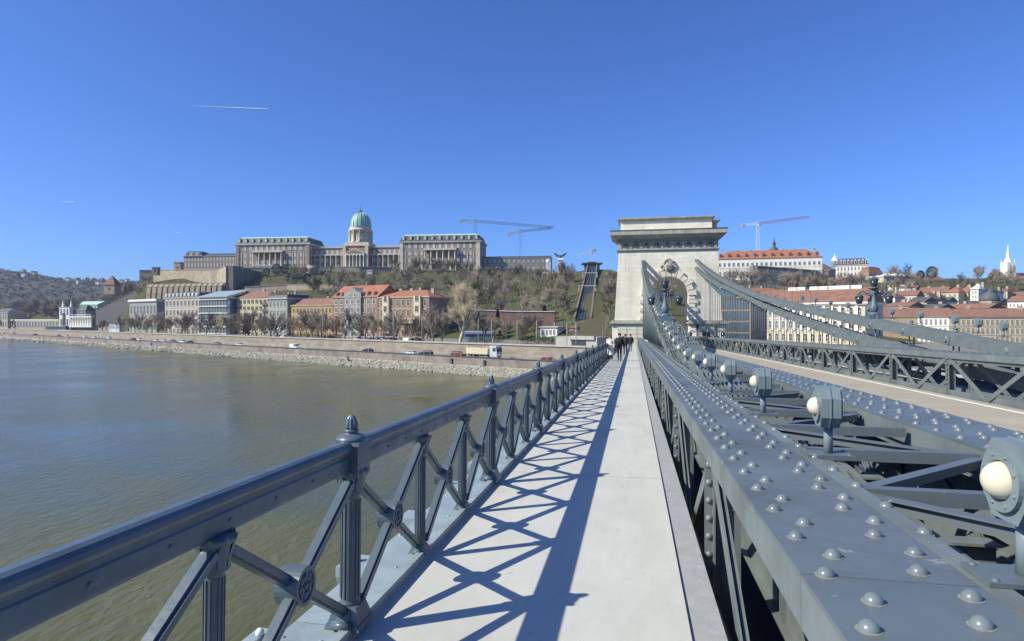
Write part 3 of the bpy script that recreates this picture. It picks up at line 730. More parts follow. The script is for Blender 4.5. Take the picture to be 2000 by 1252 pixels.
# ---- candelabra on the chains
def candelabrum(X, Y, h, label):
    t = thing('candelabrum', label, 'candelabrum', B(X, Y, h), 0, 'ornate candelabra on the bridge')
    b = MB(); b.frus((-.34, .34, -.34, .34), -.25, (-.34, .34, -.34, .34), .06); b.s = True
    b.lathe([(.30, .06), (.31, .10), (.22, .16), (.16, .22)], 16); b.build('pedestal', 'cast_iron', t)
    s = MB(); s.s = True
    s.lathe([(.16, .22), (.20, .30), (.225, .40), (.21, .52), (.16, .66), (.115, .82), (.09, 1.0), (.075, 1.15), (.085, 1.2), (.13, 1.24), (.10, 1.28), (.08, 1.32), (.12, 1.38), (.26, 1.47), (.29, 1.50), (.12, 1.52), (.08, 1.58)], 20, flute=.03)
    s.build('baluster', 'cast_iron', t)
    a = MB(); a.s = True
    for sg in (-1, 1):
        pts = [(0, 1.18), (.18, 1.10), (.36, 1.16), (.50, 1.30), (.64, 1.32), (.72, 1.22)]
        for (x0, z0), (x1, z1) in zip(pts, pts[1:]): a.cyl((sg*x0, 0, z0), (sg*x1, 0, z1), .035, .03, 8)
        sc = [(.30 + .13*math.cos(q), 1.28 + .10*math.sin(q)) for q in [i * .7 for i in range(9)]]
        for (x0, z0), (x1, z1) in zip(sc, sc[1:]): a.cyl((sg*x0, 0, z0), (sg*x1, 0, z1), .022, None, 6)
        for k in range(5): a.ball((sg*(.2 + k*.11), 0, 1.2 + .05*math.sin(k*2)), .045, 6, 4)
    a.build('arms', 'cast_iron', t)
    def lantern(x, z, up, nm):
        ln = MB(); ln.m = 0; ln.s = False
        ln.lathe([(.09, 0), (.15, .03), (.16, .05)], 8, (x, 0, z)); ln.lathe([(.21, .36), (.22, .39), (.16, .45), (.10, .50), (.05, .53), (.03, .60), (.004, .62)], 8, (x, 0, z))
        for i in range(8): q = 2*math.pi*i/8; ln.bar((x + .155*math.cos(q), .155*math.sin(q), z + .05), (x + .205*math.cos(q), .205*math.sin(q), z + .37), .014, .014)
        if up:
            for i in range(8): q = 2*math.pi*i/8; ln.dome((x + .2*math.cos(q), .2*math.sin(q), z + .39), .03, .09, 5, 2)
        o = ln.build(nm, 'dark_iron', t)
        g = MB(); g.s = True; g.lathe([(.14, .05), (.19, .36)], 8, (x, 0, z)); g.build('glass', 'pane_dark', o)
        g = MB(); g.s = True; g.ball((x, 0, z + .2), .09, 10, 6); g.build('bulb', 'white_glass', o)
    lantern(0, 1.56, True, 'crown_lantern'); lantern(-.72, .66, False, 'lantern'); lantern(.72, .66, False, 'lantern'); t.scale = (.9, .9, .9)
    return t
candelabrum(1.50, 31.0, 2.62, 'ornate dark candelabrum standing before the tower arch')
candelabrum(XR, 32.3, 2.70, 'ornate dark candelabrum on the far chain at the right')
for (x, y, lab) in ((10.9, 112, 'far slender candelabrum at the right foot of the tower'), (13.5, 108, 'dark candelabrum right of the tower, rising over the far girder')):
    c = candelabrum(x, y, .2, lab); c.scale = (1.6, 1.6, 1.6)

# ---- the bridge tower
def tower():
    t = thing('bridge_tower', 'pale limestone bridge tower with arched gateway, deep cornice and carved crest', 'tower', (6.15, TY, -2.3))
    D = 7.0; AX, AR, SPR = .2, 3.55, 8.8
    def half(z): return 9.75 - (z - 4.2) / 12.9 * .75
    # pedestal courses in the water and above
    m = MB()
    for a, b in ((-10.2, AX - AR - .25), (AX + AR + .25, 10.2)): MB().box(a, b, -.5, D + .5, -10.7, 3.2).build('pedestal', 'limestone', t)
    blk = MB(); blk.frus((-.86, .86, -.12, .1), .04, (-.86, .86, -.12, .1), .78); blk = blk.mesh('stone_block', 'limestone_block')
    for z in (-.1, .75, 1.6, 2.42):
        off = 0 if round(z * 10) % 2 else .9
        for a, b in ((-10.2, AX - AR - .3), (AX + AR + .3, 10.2)):
            x = a + .1 + off
            while x + 1.72 < b + .05:
                ob('stone_block', blk, t, (x + .86, -.5, z)); x += 1.84
    pc = MB()
    for a, b in ((-10.4, AX - AR - .1), (AX + AR + .1, 10.4)):
        pc.box(a, b, -.75, D + .7, 3.2, 3.55); pc.box(a - .25, b + .25, -1.0, D + .9, 3.55, 3.85); pc.box(a + .1, b - .1, -.6, D + .5, 3.85, 4.2)
    pc.build('pedestal_cornice', 'limestone_trim', t)
    # shaft with the arch cut through it
    N = 20; arc = [(AX + AR * math.cos(math.pi * i / N), SPR + AR * math.sin(math.pi * i / N)) for i in range(N + 1)]
    m = MB(); T = 17.1
    for y0, y1 in ((0, D),):
        hb, ht = half(4.2), half(T)
        for sgn in (-1, 1):
            pier = [(AX + sgn * AR, 4.2), (sgn * hb, 4.2), (sgn * half(SPR), SPR), (AX + sgn * AR, SPR)]
            m.prism(pier, 'y', y0, y1)
            m.prism([(AX + sgn * AR, SPR), (sgn * half(SPR), SPR), (sgn * ht, T), (AX + sgn * AR, T)], 'y', y0 + .0, y1)
        for (x0, z0), (x1, z1) in zip(arc, arc[1:]): m.prism([(x0, z0), (x1, z1), (x1, T), (x0, T)], 'y', y0, y1)
    m.build('shaft', 'limestone', t)
    # voussoirs and jamb blocks, alternately long and short
    for i in range(13):
        a0, a1 = math.pi * (i + .06) / 13, math.pi * (i + .94) / 13; r1 = AR + (1.5 if i % 2 == 0 else 1.05)
        v = MB(); v.prism([(AX + AR*math.cos(a0), SPR + AR*math.sin(a0)), (AX + r1*math.cos(a0), SPR + r1*math.sin(a0)), (AX + r1*math.cos(a1), SPR + r1*math.sin(a1)), (AX + AR*math.cos(a1), SPR + AR*math.sin(a1))], 'y', -.48, .02)
        v.build('voussoir', 'limestone_block', t)
    for k in range(6):
        z = 4.3 + k * .76
        for sgn in (-1, 1):
            w = 1.7 if k % 2 == 0 else 1.15; a = AX + sgn * AR; v = MB()
            v.box(min(a, a + sgn*w), max(a, a + sgn*w), -.30, .02, z + .04, z + .70); v.build('jamb_block', 'limestone_block', t)
    # carved crest over the arch: shield, wreath, crown
    c = MB(); c.s = True
    c.ball((AX, -.5, 14.0), .95, 14, 10, 1, .5, 1.2); rr = random.Random(2)
    for i in range(46):              # carved foliage round the shield
        q = 2*math.pi*i/46 + rr.uniform(-.1, .1); k = rr.uniform(1.0, 1.75); z_ = 13.9 + k*1.0*math.sin(q)
        c.ball((AX + k*math.cos(q), -.28 + rr.uniform(-.15, .12), z_), rr.uniform(.14, .34), 7, 5, rr.uniform(.7, 1.6), .8, rr.uniform(.7, 1.5))
    for i in range(9): c.ball((AX - .8 + .2*i, -.5, 15.35 + .5*math.sin(math.pi*i/8)), .2, 7, 5, 1, .9, 1.3)
    for sg in (-1, 1):
        for i in range(8): c.ball((AX + sg*(1.2 + .16*i), -.25, 12.9 - .12*i + rr.uniform(-.1, .1)), .26 - .018*i, 7, 5)
    c.s = False; c.box(AX - .55, AX + .55, -1.05, -.8, 13.5, 14.5)
    for k in range(3): c.box(AX - .5, AX + .5, -1.12, -1.04, 13.65 + k*.3, 13.75 + k*.3)
    cr_ = c.build('carved_crest', 'limestone_trim', t); cr_.scale = (.82, .9, .82); cr_.location = (AX * .18, 0, 2.55)
    # entablature
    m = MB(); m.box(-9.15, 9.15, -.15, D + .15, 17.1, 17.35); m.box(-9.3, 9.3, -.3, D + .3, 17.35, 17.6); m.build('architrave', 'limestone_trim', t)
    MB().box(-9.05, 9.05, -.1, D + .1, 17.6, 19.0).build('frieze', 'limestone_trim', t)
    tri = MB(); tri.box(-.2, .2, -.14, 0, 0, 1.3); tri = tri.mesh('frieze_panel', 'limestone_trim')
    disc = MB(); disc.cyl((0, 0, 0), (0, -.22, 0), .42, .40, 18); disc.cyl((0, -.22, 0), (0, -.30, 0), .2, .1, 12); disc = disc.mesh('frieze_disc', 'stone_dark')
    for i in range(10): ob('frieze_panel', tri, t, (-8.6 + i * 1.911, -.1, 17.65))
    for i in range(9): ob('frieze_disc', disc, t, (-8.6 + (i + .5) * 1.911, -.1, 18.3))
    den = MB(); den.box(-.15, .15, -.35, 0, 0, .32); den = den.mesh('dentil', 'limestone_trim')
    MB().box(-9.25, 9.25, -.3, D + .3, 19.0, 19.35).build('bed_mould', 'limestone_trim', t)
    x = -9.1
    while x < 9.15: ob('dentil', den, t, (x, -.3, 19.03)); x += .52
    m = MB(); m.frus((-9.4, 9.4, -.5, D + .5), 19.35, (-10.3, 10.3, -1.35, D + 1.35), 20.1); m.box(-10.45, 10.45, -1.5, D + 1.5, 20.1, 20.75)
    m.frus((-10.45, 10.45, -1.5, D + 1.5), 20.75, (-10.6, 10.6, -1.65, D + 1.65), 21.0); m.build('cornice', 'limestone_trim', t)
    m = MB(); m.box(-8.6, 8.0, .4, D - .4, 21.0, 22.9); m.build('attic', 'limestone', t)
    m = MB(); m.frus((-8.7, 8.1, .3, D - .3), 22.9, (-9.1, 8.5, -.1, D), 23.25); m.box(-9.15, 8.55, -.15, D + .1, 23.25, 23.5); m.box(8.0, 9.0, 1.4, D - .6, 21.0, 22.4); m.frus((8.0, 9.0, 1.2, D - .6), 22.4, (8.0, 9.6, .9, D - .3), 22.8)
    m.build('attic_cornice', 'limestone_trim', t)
tower()

# ================================================================ BUILDINGS
WIN = {}
def window_mesh(w, h, style, pane, frame):
    k = (round(w, 1), round(h, 1), style, pane, frame)
    if k in WIN: return WIN[k]
    m = MB(); b = .16 * min(1, w / 1.2)
    m.m = 1; m.box(-w/2, w/2, -.05, .02, 0, h)
    m.m = 0
    for x in (-w/2 - b, w/2): m.box(x, x + b, -.16, .02, 0, h)
    if style == 'arch':
        m.m = 1; n = 8; m.prism([(w/2*math.cos(math.pi*i/n), h + w/2*math.sin(math.pi*i/n)) for i in range(n + 1)], 'y', -.05, .02)
        m.m = 0
        for i in range(n):
            a0, a1 = math.pi*i/n, math.pi*(i+1)/n; r0, r1 = w/2, w/2 + b
            m.prism([(r0*math.cos(a0), h + r0*math.sin(a0)), (r1*math.cos(a0), h + r1*math.sin(a0)), (r1*math.cos(a1), h + r1*math.sin(a1)), (r0*math.cos(a1), h + r0*math.sin(a1))], 'y', -.16, .02)
    else:
        m.box(-w/2 - b, w/2 + b, -.16, .02, h, h + b)
    m.box(-w/2 - b*1.5, w/2 + b*1.5, -.24, .02, -b*1.1, 0)
    m.box(-.04, .04, -.09, -.05, 0, h); m.box(-w/2, w/2, -.088, -.052, h*.62, h*.62 + .07)
    if style == 'ped': m.prism([(-w/2 - b*2, h + b), (w/2 + b*2, h + b), (0, h + b + w*.35)], 'y', -.3, .02)
    WIN[k] = m.mesh('window', [frame, pane]); return WIN[k]
def block(root, x0, y0, z0, L, th, H, wall, cols, rows, ww=.42, wh=.55, style='flat', pane='pane_dark', frame='frame_white', skip=(), foot=8, belt=True, trim='palace_light', sides=False, margin=.5, cor=.5):
    """one box of a building: wall with its windows, string courses and cornice"""
    w = MB(); w.box(0, L, 0, th, -foot, H); wo = w.build('wall', wall, root, (x0, y0, z0))
    rh = H / max(rows, 1)
    if cols:
        cw = (L - 2 * margin) / cols
        for r in range(rows):
            for c in range(cols):
                if (r, c) in skip: continue
                ob('window', window_mesh(cw * ww, rh * wh * (.9 if style == 'arch' else 1), style, pane, frame), wo, (margin + cw * (c + .5), 0, rh * r + rh * .24))
        if sides:
            n = max(1, int(th / cw))
            for r in range(rows):
                for c in range(n):
                    for x, rz in ((0, -90), (L, 90)):
                        ob('window', window_mesh(cw * ww, rh * wh, style if style != 'ped' else 'flat', pane, frame), wo, (x, th * (c + .5) / n, rh * r + rh * .24), (0, 0, R(rz)))
    if belt:
        m = MB()
        for r in range(1, rows): m.box(-.12, L + .12, -.14, th + .1, rh * r - .12, rh * r + .1)
        if rows > 1: m.build('string_course', trim, wo)
    if cor:
        m = MB(); m.box(-cor*.6, L + cor*.6, -cor*.6, th + cor*.6, H - .05, H + cor*.4); m.box(-cor, L + cor, -cor, th + cor, H + cor*.4, H + cor); m.build('cornice', trim, wo)
    return wo
def roof(root, kind, x0, y0, z0, L, th, h, m_, over=.5, chim=0, dorm=0, dpane='pane_dark', dm='frame_white', ridge_m=None):
    a, b, c, d = x0 - over, x0 + L + over, y0 - over, y0 + th + over; m = MB(); mats = [m_]
    if kind == 'hip':
        i = min(th, L) / 2 * .98; m.frus((a, b, c, d), z0, (a + i, b - i, (c+d)/2 - .1, (c+d)/2 + .1), z0 + h)
    elif kind == 'gable': m.prism([(c, z0), (d, z0), ((c+d)/2, z0 + h)], 'x', a, b)
    elif kind == 'cross': m.prism([(a, z0), (b, z0), ((a+b)/2, z0 + h)], 'y', c, d)
    elif kind == 'mansard':
        i = h * .38; m.frus((a, b, c, d), z0, (a + i, b - i, c + i, d - i), z0 + h * .8)
        if ridge_m: m.m = 1; mats = [m_, ridge_m]
        m.frus((a + i - .3, b - i + .3, c + i - .3, d - i + .3), z0 + h * .8, (a + i + 2.2, b - i - 2.2, c + i + 2.2, d - i - 2.2), z0 + h)
    elif kind == 'flat': m.box(a, b, c, d, z0, z0 + h)
    elif kind == 'shed': m.prism([(c, z0), (d, z0), (d, z0 + h)], 'x', a, b)
    o = m.build('roof', mats, root)
    sl = th / 2 / max(.1, h)
    for i in range(chim):
        x = x0 + L * (i + .6 + random.uniform(-.15, .15)) / max(chim, 1); q = MB(); s = random.uniform(.5, .8); yy = y0 + th * random.uniform(.45, .7)
        q.box(x - s, x + s, yy - .45, yy + .45, z0 + h * .3, z0 + h + random.uniform(.6, 1.4)); q.box(x - s - .1, x + s + .1, yy - .55, yy + .55, z0 + h + .5, z0 + h + .62); q.build('chimney', 'wall_beige', o)
    for i in range(dorm):
        x = x0 + L * (i + .5) / dorm; zz = z0 + h * .22; q = MB(); dw = min(.9, L / dorm * .3); dh = h * (.42 if kind == 'mansard' else .28)
        yb = y0 - over + (h * .38 * .2 if kind == 'mansard' else (th / 2 + over) * .2)
        q.m = 0; q.box(x - dw, x + dw, yb - .25, yb + 1.8, zz, zz + dh); q.prism([(x - dw - .15, zz + dh), (x + dw + .15, zz + dh), (x, zz + dh * 1.45)], 'y', yb - .35, yb + 1.8)
        q.m = 1; q.box(x - dw*.6, x + dw*.6, yb - .30, yb - .24, zz + dh*.12, zz + dh*.85); q.build('dormer', [dm, dpane], o)
    return o
def site(name, label, px0, px1, d0, d1, yb, cat='building', group=None):
    A, Bq = P(px0, d0), P(px1, d1); dm = (d0 + d1) / 2; u = Bq - A
    t = thing(name, label, cat, (A.x, A.y, Z(yb, dm)), math.atan2(u.y, u.x), group); t['L'] = u.length; t['d'] = dm
    return t, u.length, dm
def simple(name, label, px0, px1, d0, d1, yt, yb, wall, cols, rows, rk, rh, rm, th=14, group=None, chim=1, dorm=0, cat='building', rkw=None, **kw):
    t, L, dm = site(name, label, px0, px1, d0, d1, yb, cat, group); H = (yb - yt) / F * dm
    block(t, 0, 0, 0, L, th, H, wall, cols, rows, **kw)
    roof(t, rk, 0, 0, H + kw.get('cor', .5), L, th, rh / F * dm, rm, chim=chim, dorm=dorm, **(rkw or {}))
    return t, L, H, dm

# ---- riverside row, left bank, left to right
# arcaded garden bazaar
def bazaar():
    t, L, dm = site('arcaded_pavilion', 'pale neo-renaissance pavilion with arched gate and colonnade at the far left bank', 116, 256, 480, 456, 640); s = dm / F
    block(t, 0, 0, 0, 28*s, 12, 40*s, 'wall_white', 3, 2, style='arch', pane='pane_dark', ww=.5, wh=.6, trim='frame_white')
    m = MB()
    for x in (1.2, 26*s): m.box(x, x + 1.2, 1, 2.2, 40*s, 47*s); m.lathe([(.7, 0), (.5, .8), (.2, 2.2), (.02, 3)], 8, (x + .6, 1.6, 47*s))
    m.build('turret', 'wall_white', t)
    m = MB(); m.box(10*s, 17*s, -.35, -.06, 0, 26*s); m.prism([(13.5*s + 3.5*s*math.cos(math.pi*i/8), 26*s + 3.5*s*math.sin(math.pi*i/8)) for i in range(9)], 'y', -.35, -.06); m.build('gate_arch', 'pane_dark', t)
    w = MB(); w.box(28*s + .1, 62*s, 3, 13, -8, 33*s); w.build('wall', 'wall_grey', t)
    roof(t, 'hip', 28*s + .3, 3.2, 33*s, 33*s, 9.6, 13*s, 'slate', chim=0)
    w = MB(); w.box(62*s + .1, L, 3.5, 12, -8, 20*s); w.build('wall', 'castle_stone', t)
    m = MB(); m.box(28*s + .1, 86*s, .2, 3.4, 21*s, 23*s); m.box(28*s + .1, 86*s, .35, .7, 25*s, 26*s); m.build('entablature', 'frame_white', t)
    c = MB(); c.s = True; c.lathe([(1.3, 0), (1.3, .8), (.95, 1.0), (.85, 20*s - .9), (1.2, 20*s - .3), (1.3, 21*s)], 12); c = c.mesh('column', 'wall_white')
    for i in range(9): ob('column', c, t, (30*s + i * 6.7*s, 1.2, 0))
    for i in range(8):
        q = MB(); q.prism([(-2.5*s, 0), (2.5*s, 0)] + [(2.5*s*math.cos(math.pi*k/6), 14*s + 2.5*s*math.sin(math.pi*k/6)) for k in range(7)], 'y', 2.6, 3.05); q.build('arcade_opening', 'pane_dark', t, (33.3*s + i * 6.7*s, -.08, 0))
    for i in range(6): ob('window', window_mesh(2.0, 3.2, 'arch', 'pane_dark', 'frame_white'), t, (31*s + i*5.2*s, 3, 25*s))
bazaar()
simple('palace_house', 'grey flat-roofed palace with white cornice and arched windows beside the colonnade', 253, 306, 420, 400, 590, 650, 'wall_grey', 8, 2, 'flat', 2.5, 'frame_white', style='arch', ww=.45, wh=.5, chim=0, cor=1.0, trim='frame_white', pane='pane_dark')
simple('apartment_block', 'beige ornate apartment block with glazed attic left of the glass office', 322, 389, 372, 352, 583, 656, 'wall_beige', 9, 4, 'mansard', 11, 'slate', dorm=9, chim=0, style='ped', ww=.42, wh=.5, rkw=dict(dpane='pane_light'))
t, L, H, dm = simple('glass_office', 'blue glass office with white floor bands and slanting pale roof', 390, 449, 347, 332, 584, 656, 'pane_blue', 0, 5, 'flat', 2, 'frame_white', chim=0, belt=False, cor=.3)
for r in range(6): MB().box(-.25, L - 1.2, -.9, -.02, H / 5.4 * r + 1.0, H / 5.4 * r + 1.45).build('floor_band', 'frame_white', t)
for r in range(5):
    for c in range(10): MB().box(.9 + c * (L - 2.2) / 10, 1.3 + c * (L - 2.2) / 10, -.3, -.02, H/5.4*r + 1.5, H/5.4*(r+1) + .9).build('mullion', 'wall_green', t)
    for c in range(9): ob('window', window_mesh(L/14, H/9, 'flat', 'pane_blue', 'wall_green'), t, (2.6 + c*(L-2.2)/10, -.02, H/5.4*r + 1.7))
m = MB(); m.add([(-.6, -1.6, H + .9), (L + .5, -1.6, H + .9), (L + 2.5, 10, H + 4.6), (2.0, 10, H + 4.6), (-.6, -1.6, H + 1.3), (L + .5, -1.6, H + 1.3), (L + 2.5, 10, H + 5.0), (2.0, 10, H + 5.0)], [(3,2,1,0),(4,5,6,7),(0,1,5,4),(1,2,6,5),(2,3,7,6),(3,0,4,7)]); m.build('slanting_roof', 'kerb_paint', t)
t, L, H, dm = simple('apartment_block', 'pale yellow modernist block with corner balconies and brown roof', 450, 523, 338, 322, 582, 658, 'wall_yellow', 9, 6, 'hip', 12, 'tile_brown', chim=3, dorm=0, ww=.5, wh=.42, frame='wall_grey', belt=False, cor=.4)
for r in range(5):
    MB().box(L - 4.6, L + .9, -1.1, -.02, H/6*r + 3.2, H/6*r + 3.4).build('balcony', 'wall_grey', t)
    MB().box(L - 4.6, L + .9, -1.15, -1.05, H/6*r + 3.4, H/6*r + 4.2).build('balcony_rail', 'slate', t)
simple('apartment_block', 'narrow grey-green house with pilasters, right of the yellow block', 524, 561, 318, 310, 585, 658, 'wall_green', 5, 4, 'mansard', 8, 'slate', chim=2, style='ped', ww=.4, wh=.55, cor=.8)
simple('apartment_block', 'low ochre house with brown roof half hidden by bare trees', 563, 650, 312, 294, 598, 660, 'wall_ochre', 12, 4, 'gable', 14, 'tile_brown', chim=3, ww=.4, wh=.5, frame='wall_yellow', trim='wall_yellow')
t, L, H, dm = simple('gabled_house', 'brick and grey house with orange tiled roof and central stepped gable', 651, 738, 290, 276, 582, 661, 'wall_brick', 8, 5, 'gable', 24, 'tile_orange', chim=0, dorm=0, ww=.5, wh=.6, frame='wall_white', trim='wall_grey', th=15)
m = MB(); m.box(L*.30, L*.66, -1.0, 3, 0, H); m.build('bay', 'wall_grey', t); m = MB()
m.prism([(L*.28, H), (L*.68, H), (L*.66, H + 2.6), (L*.58, H + 2.9), (L*.48, H + 5.0), (L*.38, H + 2.9), (L*.30, H + 2.6)], 'y', -1.15, 6); m.build('gable', 'wall_grey', t)
for r in range(5):
    for c in range(3): ob('window', window_mesh(1.5, 2.1, 'flat', 'pane_dark', 'wall_white'), t, (L*(.36 + .12*c), -1.0, H/5*r + 1.0))
for c in range(2): ob('window', window_mesh(1.3, 1.6, 'flat', 'pane_dark', 'wall_white'), t, (L*(.42 + .12*c), -1.15, H + .5))
for c in (.08, .2, .78, .92):
    q = MB(); q.m = 0; q.prism([(L*c - .8, H + 1.2), (L*c + .8, H + 1.2), (L*c, H + 2.8)], 'y', .2, 3.5); q.m = 1; q.box(L*c - .4, L*c + .4, .1, .2, H + 1.3, H + 2); q.build('dormer', ['tile_orange', 'pane_dark'], t)
m = MB(); m.s = True; m.lathe([(.35, H + 6), (.2, H + 6.6), (.06, H + 7.2), (.04, H + 8.4)], 8, (L*.5, 7.5, 0)); m.build('finial', 'frame_white', t)
t, L, H, dm = simple('apartment_block', 'red and cream striped house with orange roof, rightmost of the river row', 739, 838, 276, 262, 582, 662, 'wall_brick', 9, 4, 'hip', 14, 'tile_orange', chim=4, ww=.42, wh=.6, frame='wall_cream', trim='wall_cream', th=15)
for c in (.18, .80): MB().box(L*c - 1.8, L*c + 1.8, -1.2, -.02, 2.4, H + .8).build('bay', 'wall_cream', t)
for c in (.18, .80):
    for r in range(4): ob('window', window_mesh(1.6, 2.4, 'flat', 'pane_dark', 'wall_cream'), t, (L*c, -1.2, H/4*r + 3))
MB().box(L*.24, L*.74, -.9, -.02, H*.38, H*.42).build('balcony', 'wall_cream', t)

# ---- hillside walls
def zz(y, d): return Z(y, d)
def hwall(label, pts, th=2.5, mats=('castle_stone', 'coping'), **k):
    return wall_line('rampart_wall', label, [(px, d, Z(yb, d) - 2, Z(yt, d)) for px, d, yt, yb in pts], th, mats, **k)
hwall('long sunlit castle rampart at the left end of the palace', [(272, 486, 528, 560), (300, 488, 528, 560), (424, 450, 527, 560), (441, 428, 520, 562)], 6)
hwall('tall corner bastion with a shaded right flank below the palace', [(441.2, 428.5, 519.5, 566), (462, 447, 523, 566), (500, 476, 533, 562)], 5, ('castle_stone_grey_shaded', 'coping'))  # the flank's shade is put into its greyer stone colour
hwall('shaded grey terrace wall under the left palace wing', [(480, 488, 523, 540), (598, 488, 523, 540)], 3, ('castle_stone_grey_shaded', 'coping'))  # greyer stone colour carries the shade on this wall
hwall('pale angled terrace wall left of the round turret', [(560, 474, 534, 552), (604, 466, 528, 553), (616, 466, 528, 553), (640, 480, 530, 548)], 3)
hwall('grey terrace wall below the palace dome', [(640, 482, 521, 543), (700, 478, 521, 545), (779, 484, 523, 540)], 3, ('castle_stone_grey_shaded', 'coping'))
hwall('long lower retaining wall crossing the slope above the roofs', [(478, 415, 561, 572), (560, 412, 556, 570), (650, 400, 556, 572), (850, 404, 560, 568)], 2)
hwall('retaining wall with white coping above the park, left of the funicular', [(905, 262, 605, 640), (1010, 258, 609, 642), (1084, 255, 609, 645)], 2, ('wall_red', 'frame_white'))
hwall('rust-red retaining wall behind the tower and funicular foot', [(1072, 300, 606, 625), (1205, 290, 608, 632)], 2, ('wall_red', 'wall_red'))
# buttressed wall
bw = hwall('arcaded wall of tall stone buttresses over the embankment houses', [(288, 440, 556, 584), (440, 428, 553, 580)], 3)
o = bw.location
for i in range(14):
    px = 293 + i * 10.6; d = 436 - i * .8; p = P(px, d); q = MB(); z0, z1 = Z(588, d) - o.z, Z(558 - i * .2, d) - o.z
    q.frus((-1.3, 1.3, -2.8, 2), z0, (-1.3, 1.3, -1.4, 2), z1 - 1); q.prism([(-1.6, z1 - 1), (2, z1 - 1), (2, z1 + .8)], 'x', -1.4, 1.4)
    q.build('buttress', 'castle_stone', bw, (p.x - o.x, p.y - o.y, 0), (0, 0, PSI))
# stair wall descending to the bazaar, with stepped covered roof
sw = thing('covered_stair', 'dark stepped stairway wall climbing from the colonnade to the rampart', 'stairway', P(187, 470) + Vector((0, 0, Z(604, 470))))
for i in range(12):
    px0, px1 = 187 + i * 7.3, 187 + (i + 1) * 7.3; y = 603 - i * 3.5; A = P(px0, 470 - i); Bq = P(px1, 470 - i); q = MB(); w = (Bq - A).length
    q.m = 0; q.box(0, w, 0, 4, Z(625, 470) - sw.location.z - 4, Z(y, 470) - sw.location.z); q.m = 1; q.box(-.1, w + .1, -.3, 4.3, Z(y, 470) - sw.location.z, Z(y - 1.2, 470) - sw.location.z)
    q.build('stair_bay', ['castle_stone_grey_shaded', 'slate'], sw, (A.x - sw.location.x, A.y - sw.location.y, 0), (0, 0, PSI))
# small keep and turret shapes on the rampart
def keep(label, px, d, yt, yb, w, roofh, wallm, roofm):
    p = P(px, d); t = thing('turret', label, 'turret', (p.x, p.y, Z(yb, d) - 2), PSI); H = Z(yt, d) - Z(yb, d) + 2
    MB().box(-w/2, w/2, 0, w, 0, H).build('wall', wallm, t)
    if roofh: MB().frus((-w/2 - .5, w/2 + .5, -.5, w + .5), H, (-.2, .2, w/2 - .2, w/2 + .2), H + roofh).build('roof', roofm, t)
    else: MB().box(-w/2 - .3, w/2 + .3, -.3, w + .3, H, H + .6).build('parapet', wallm, t)
    ob('window', window_mesh(1.0, 1.6, 'flat', 'pane_dark', wallm), t, (0, 0, H * .5))
keep('pointed brown-roofed gate tower left of the rampart', 213, 520, 556, 570, 9, 8, 'castle_stone', 'tile_brown')
keep('small dark chimney-like turret on the rampart top', 302, 462, 523, 532, 4, 0, 'castle_stone_grey_shaded', 'slate')
keep('square stone stub at the left end of the palace', 346, 478, 513, 532, 5, 0, 'castle_stone', 'slate')
keep('small white guard kiosk on the terrace below the dome', 722, 466, 529, 544, 4, 0, 'frame_white', 'slate')
p = P(611, 464); tt = thing('turret', 'round pale stone turret on the terrace wall', 'turret', (p.x, p.y, Z(556, 464)))
q = MB(); q.s = True; q.lathe([(4.2, -2), (3.8, 11), (4.2, 11.3), (4.2, 14.2), (3.6, 14.3)], 20); q.build('wall', 'castle_stone', tt)
q = MB(); q.lathe([(4.4, 14.2), (4.4, 14.7)], 20); q.build('coping', 'coping', tt)

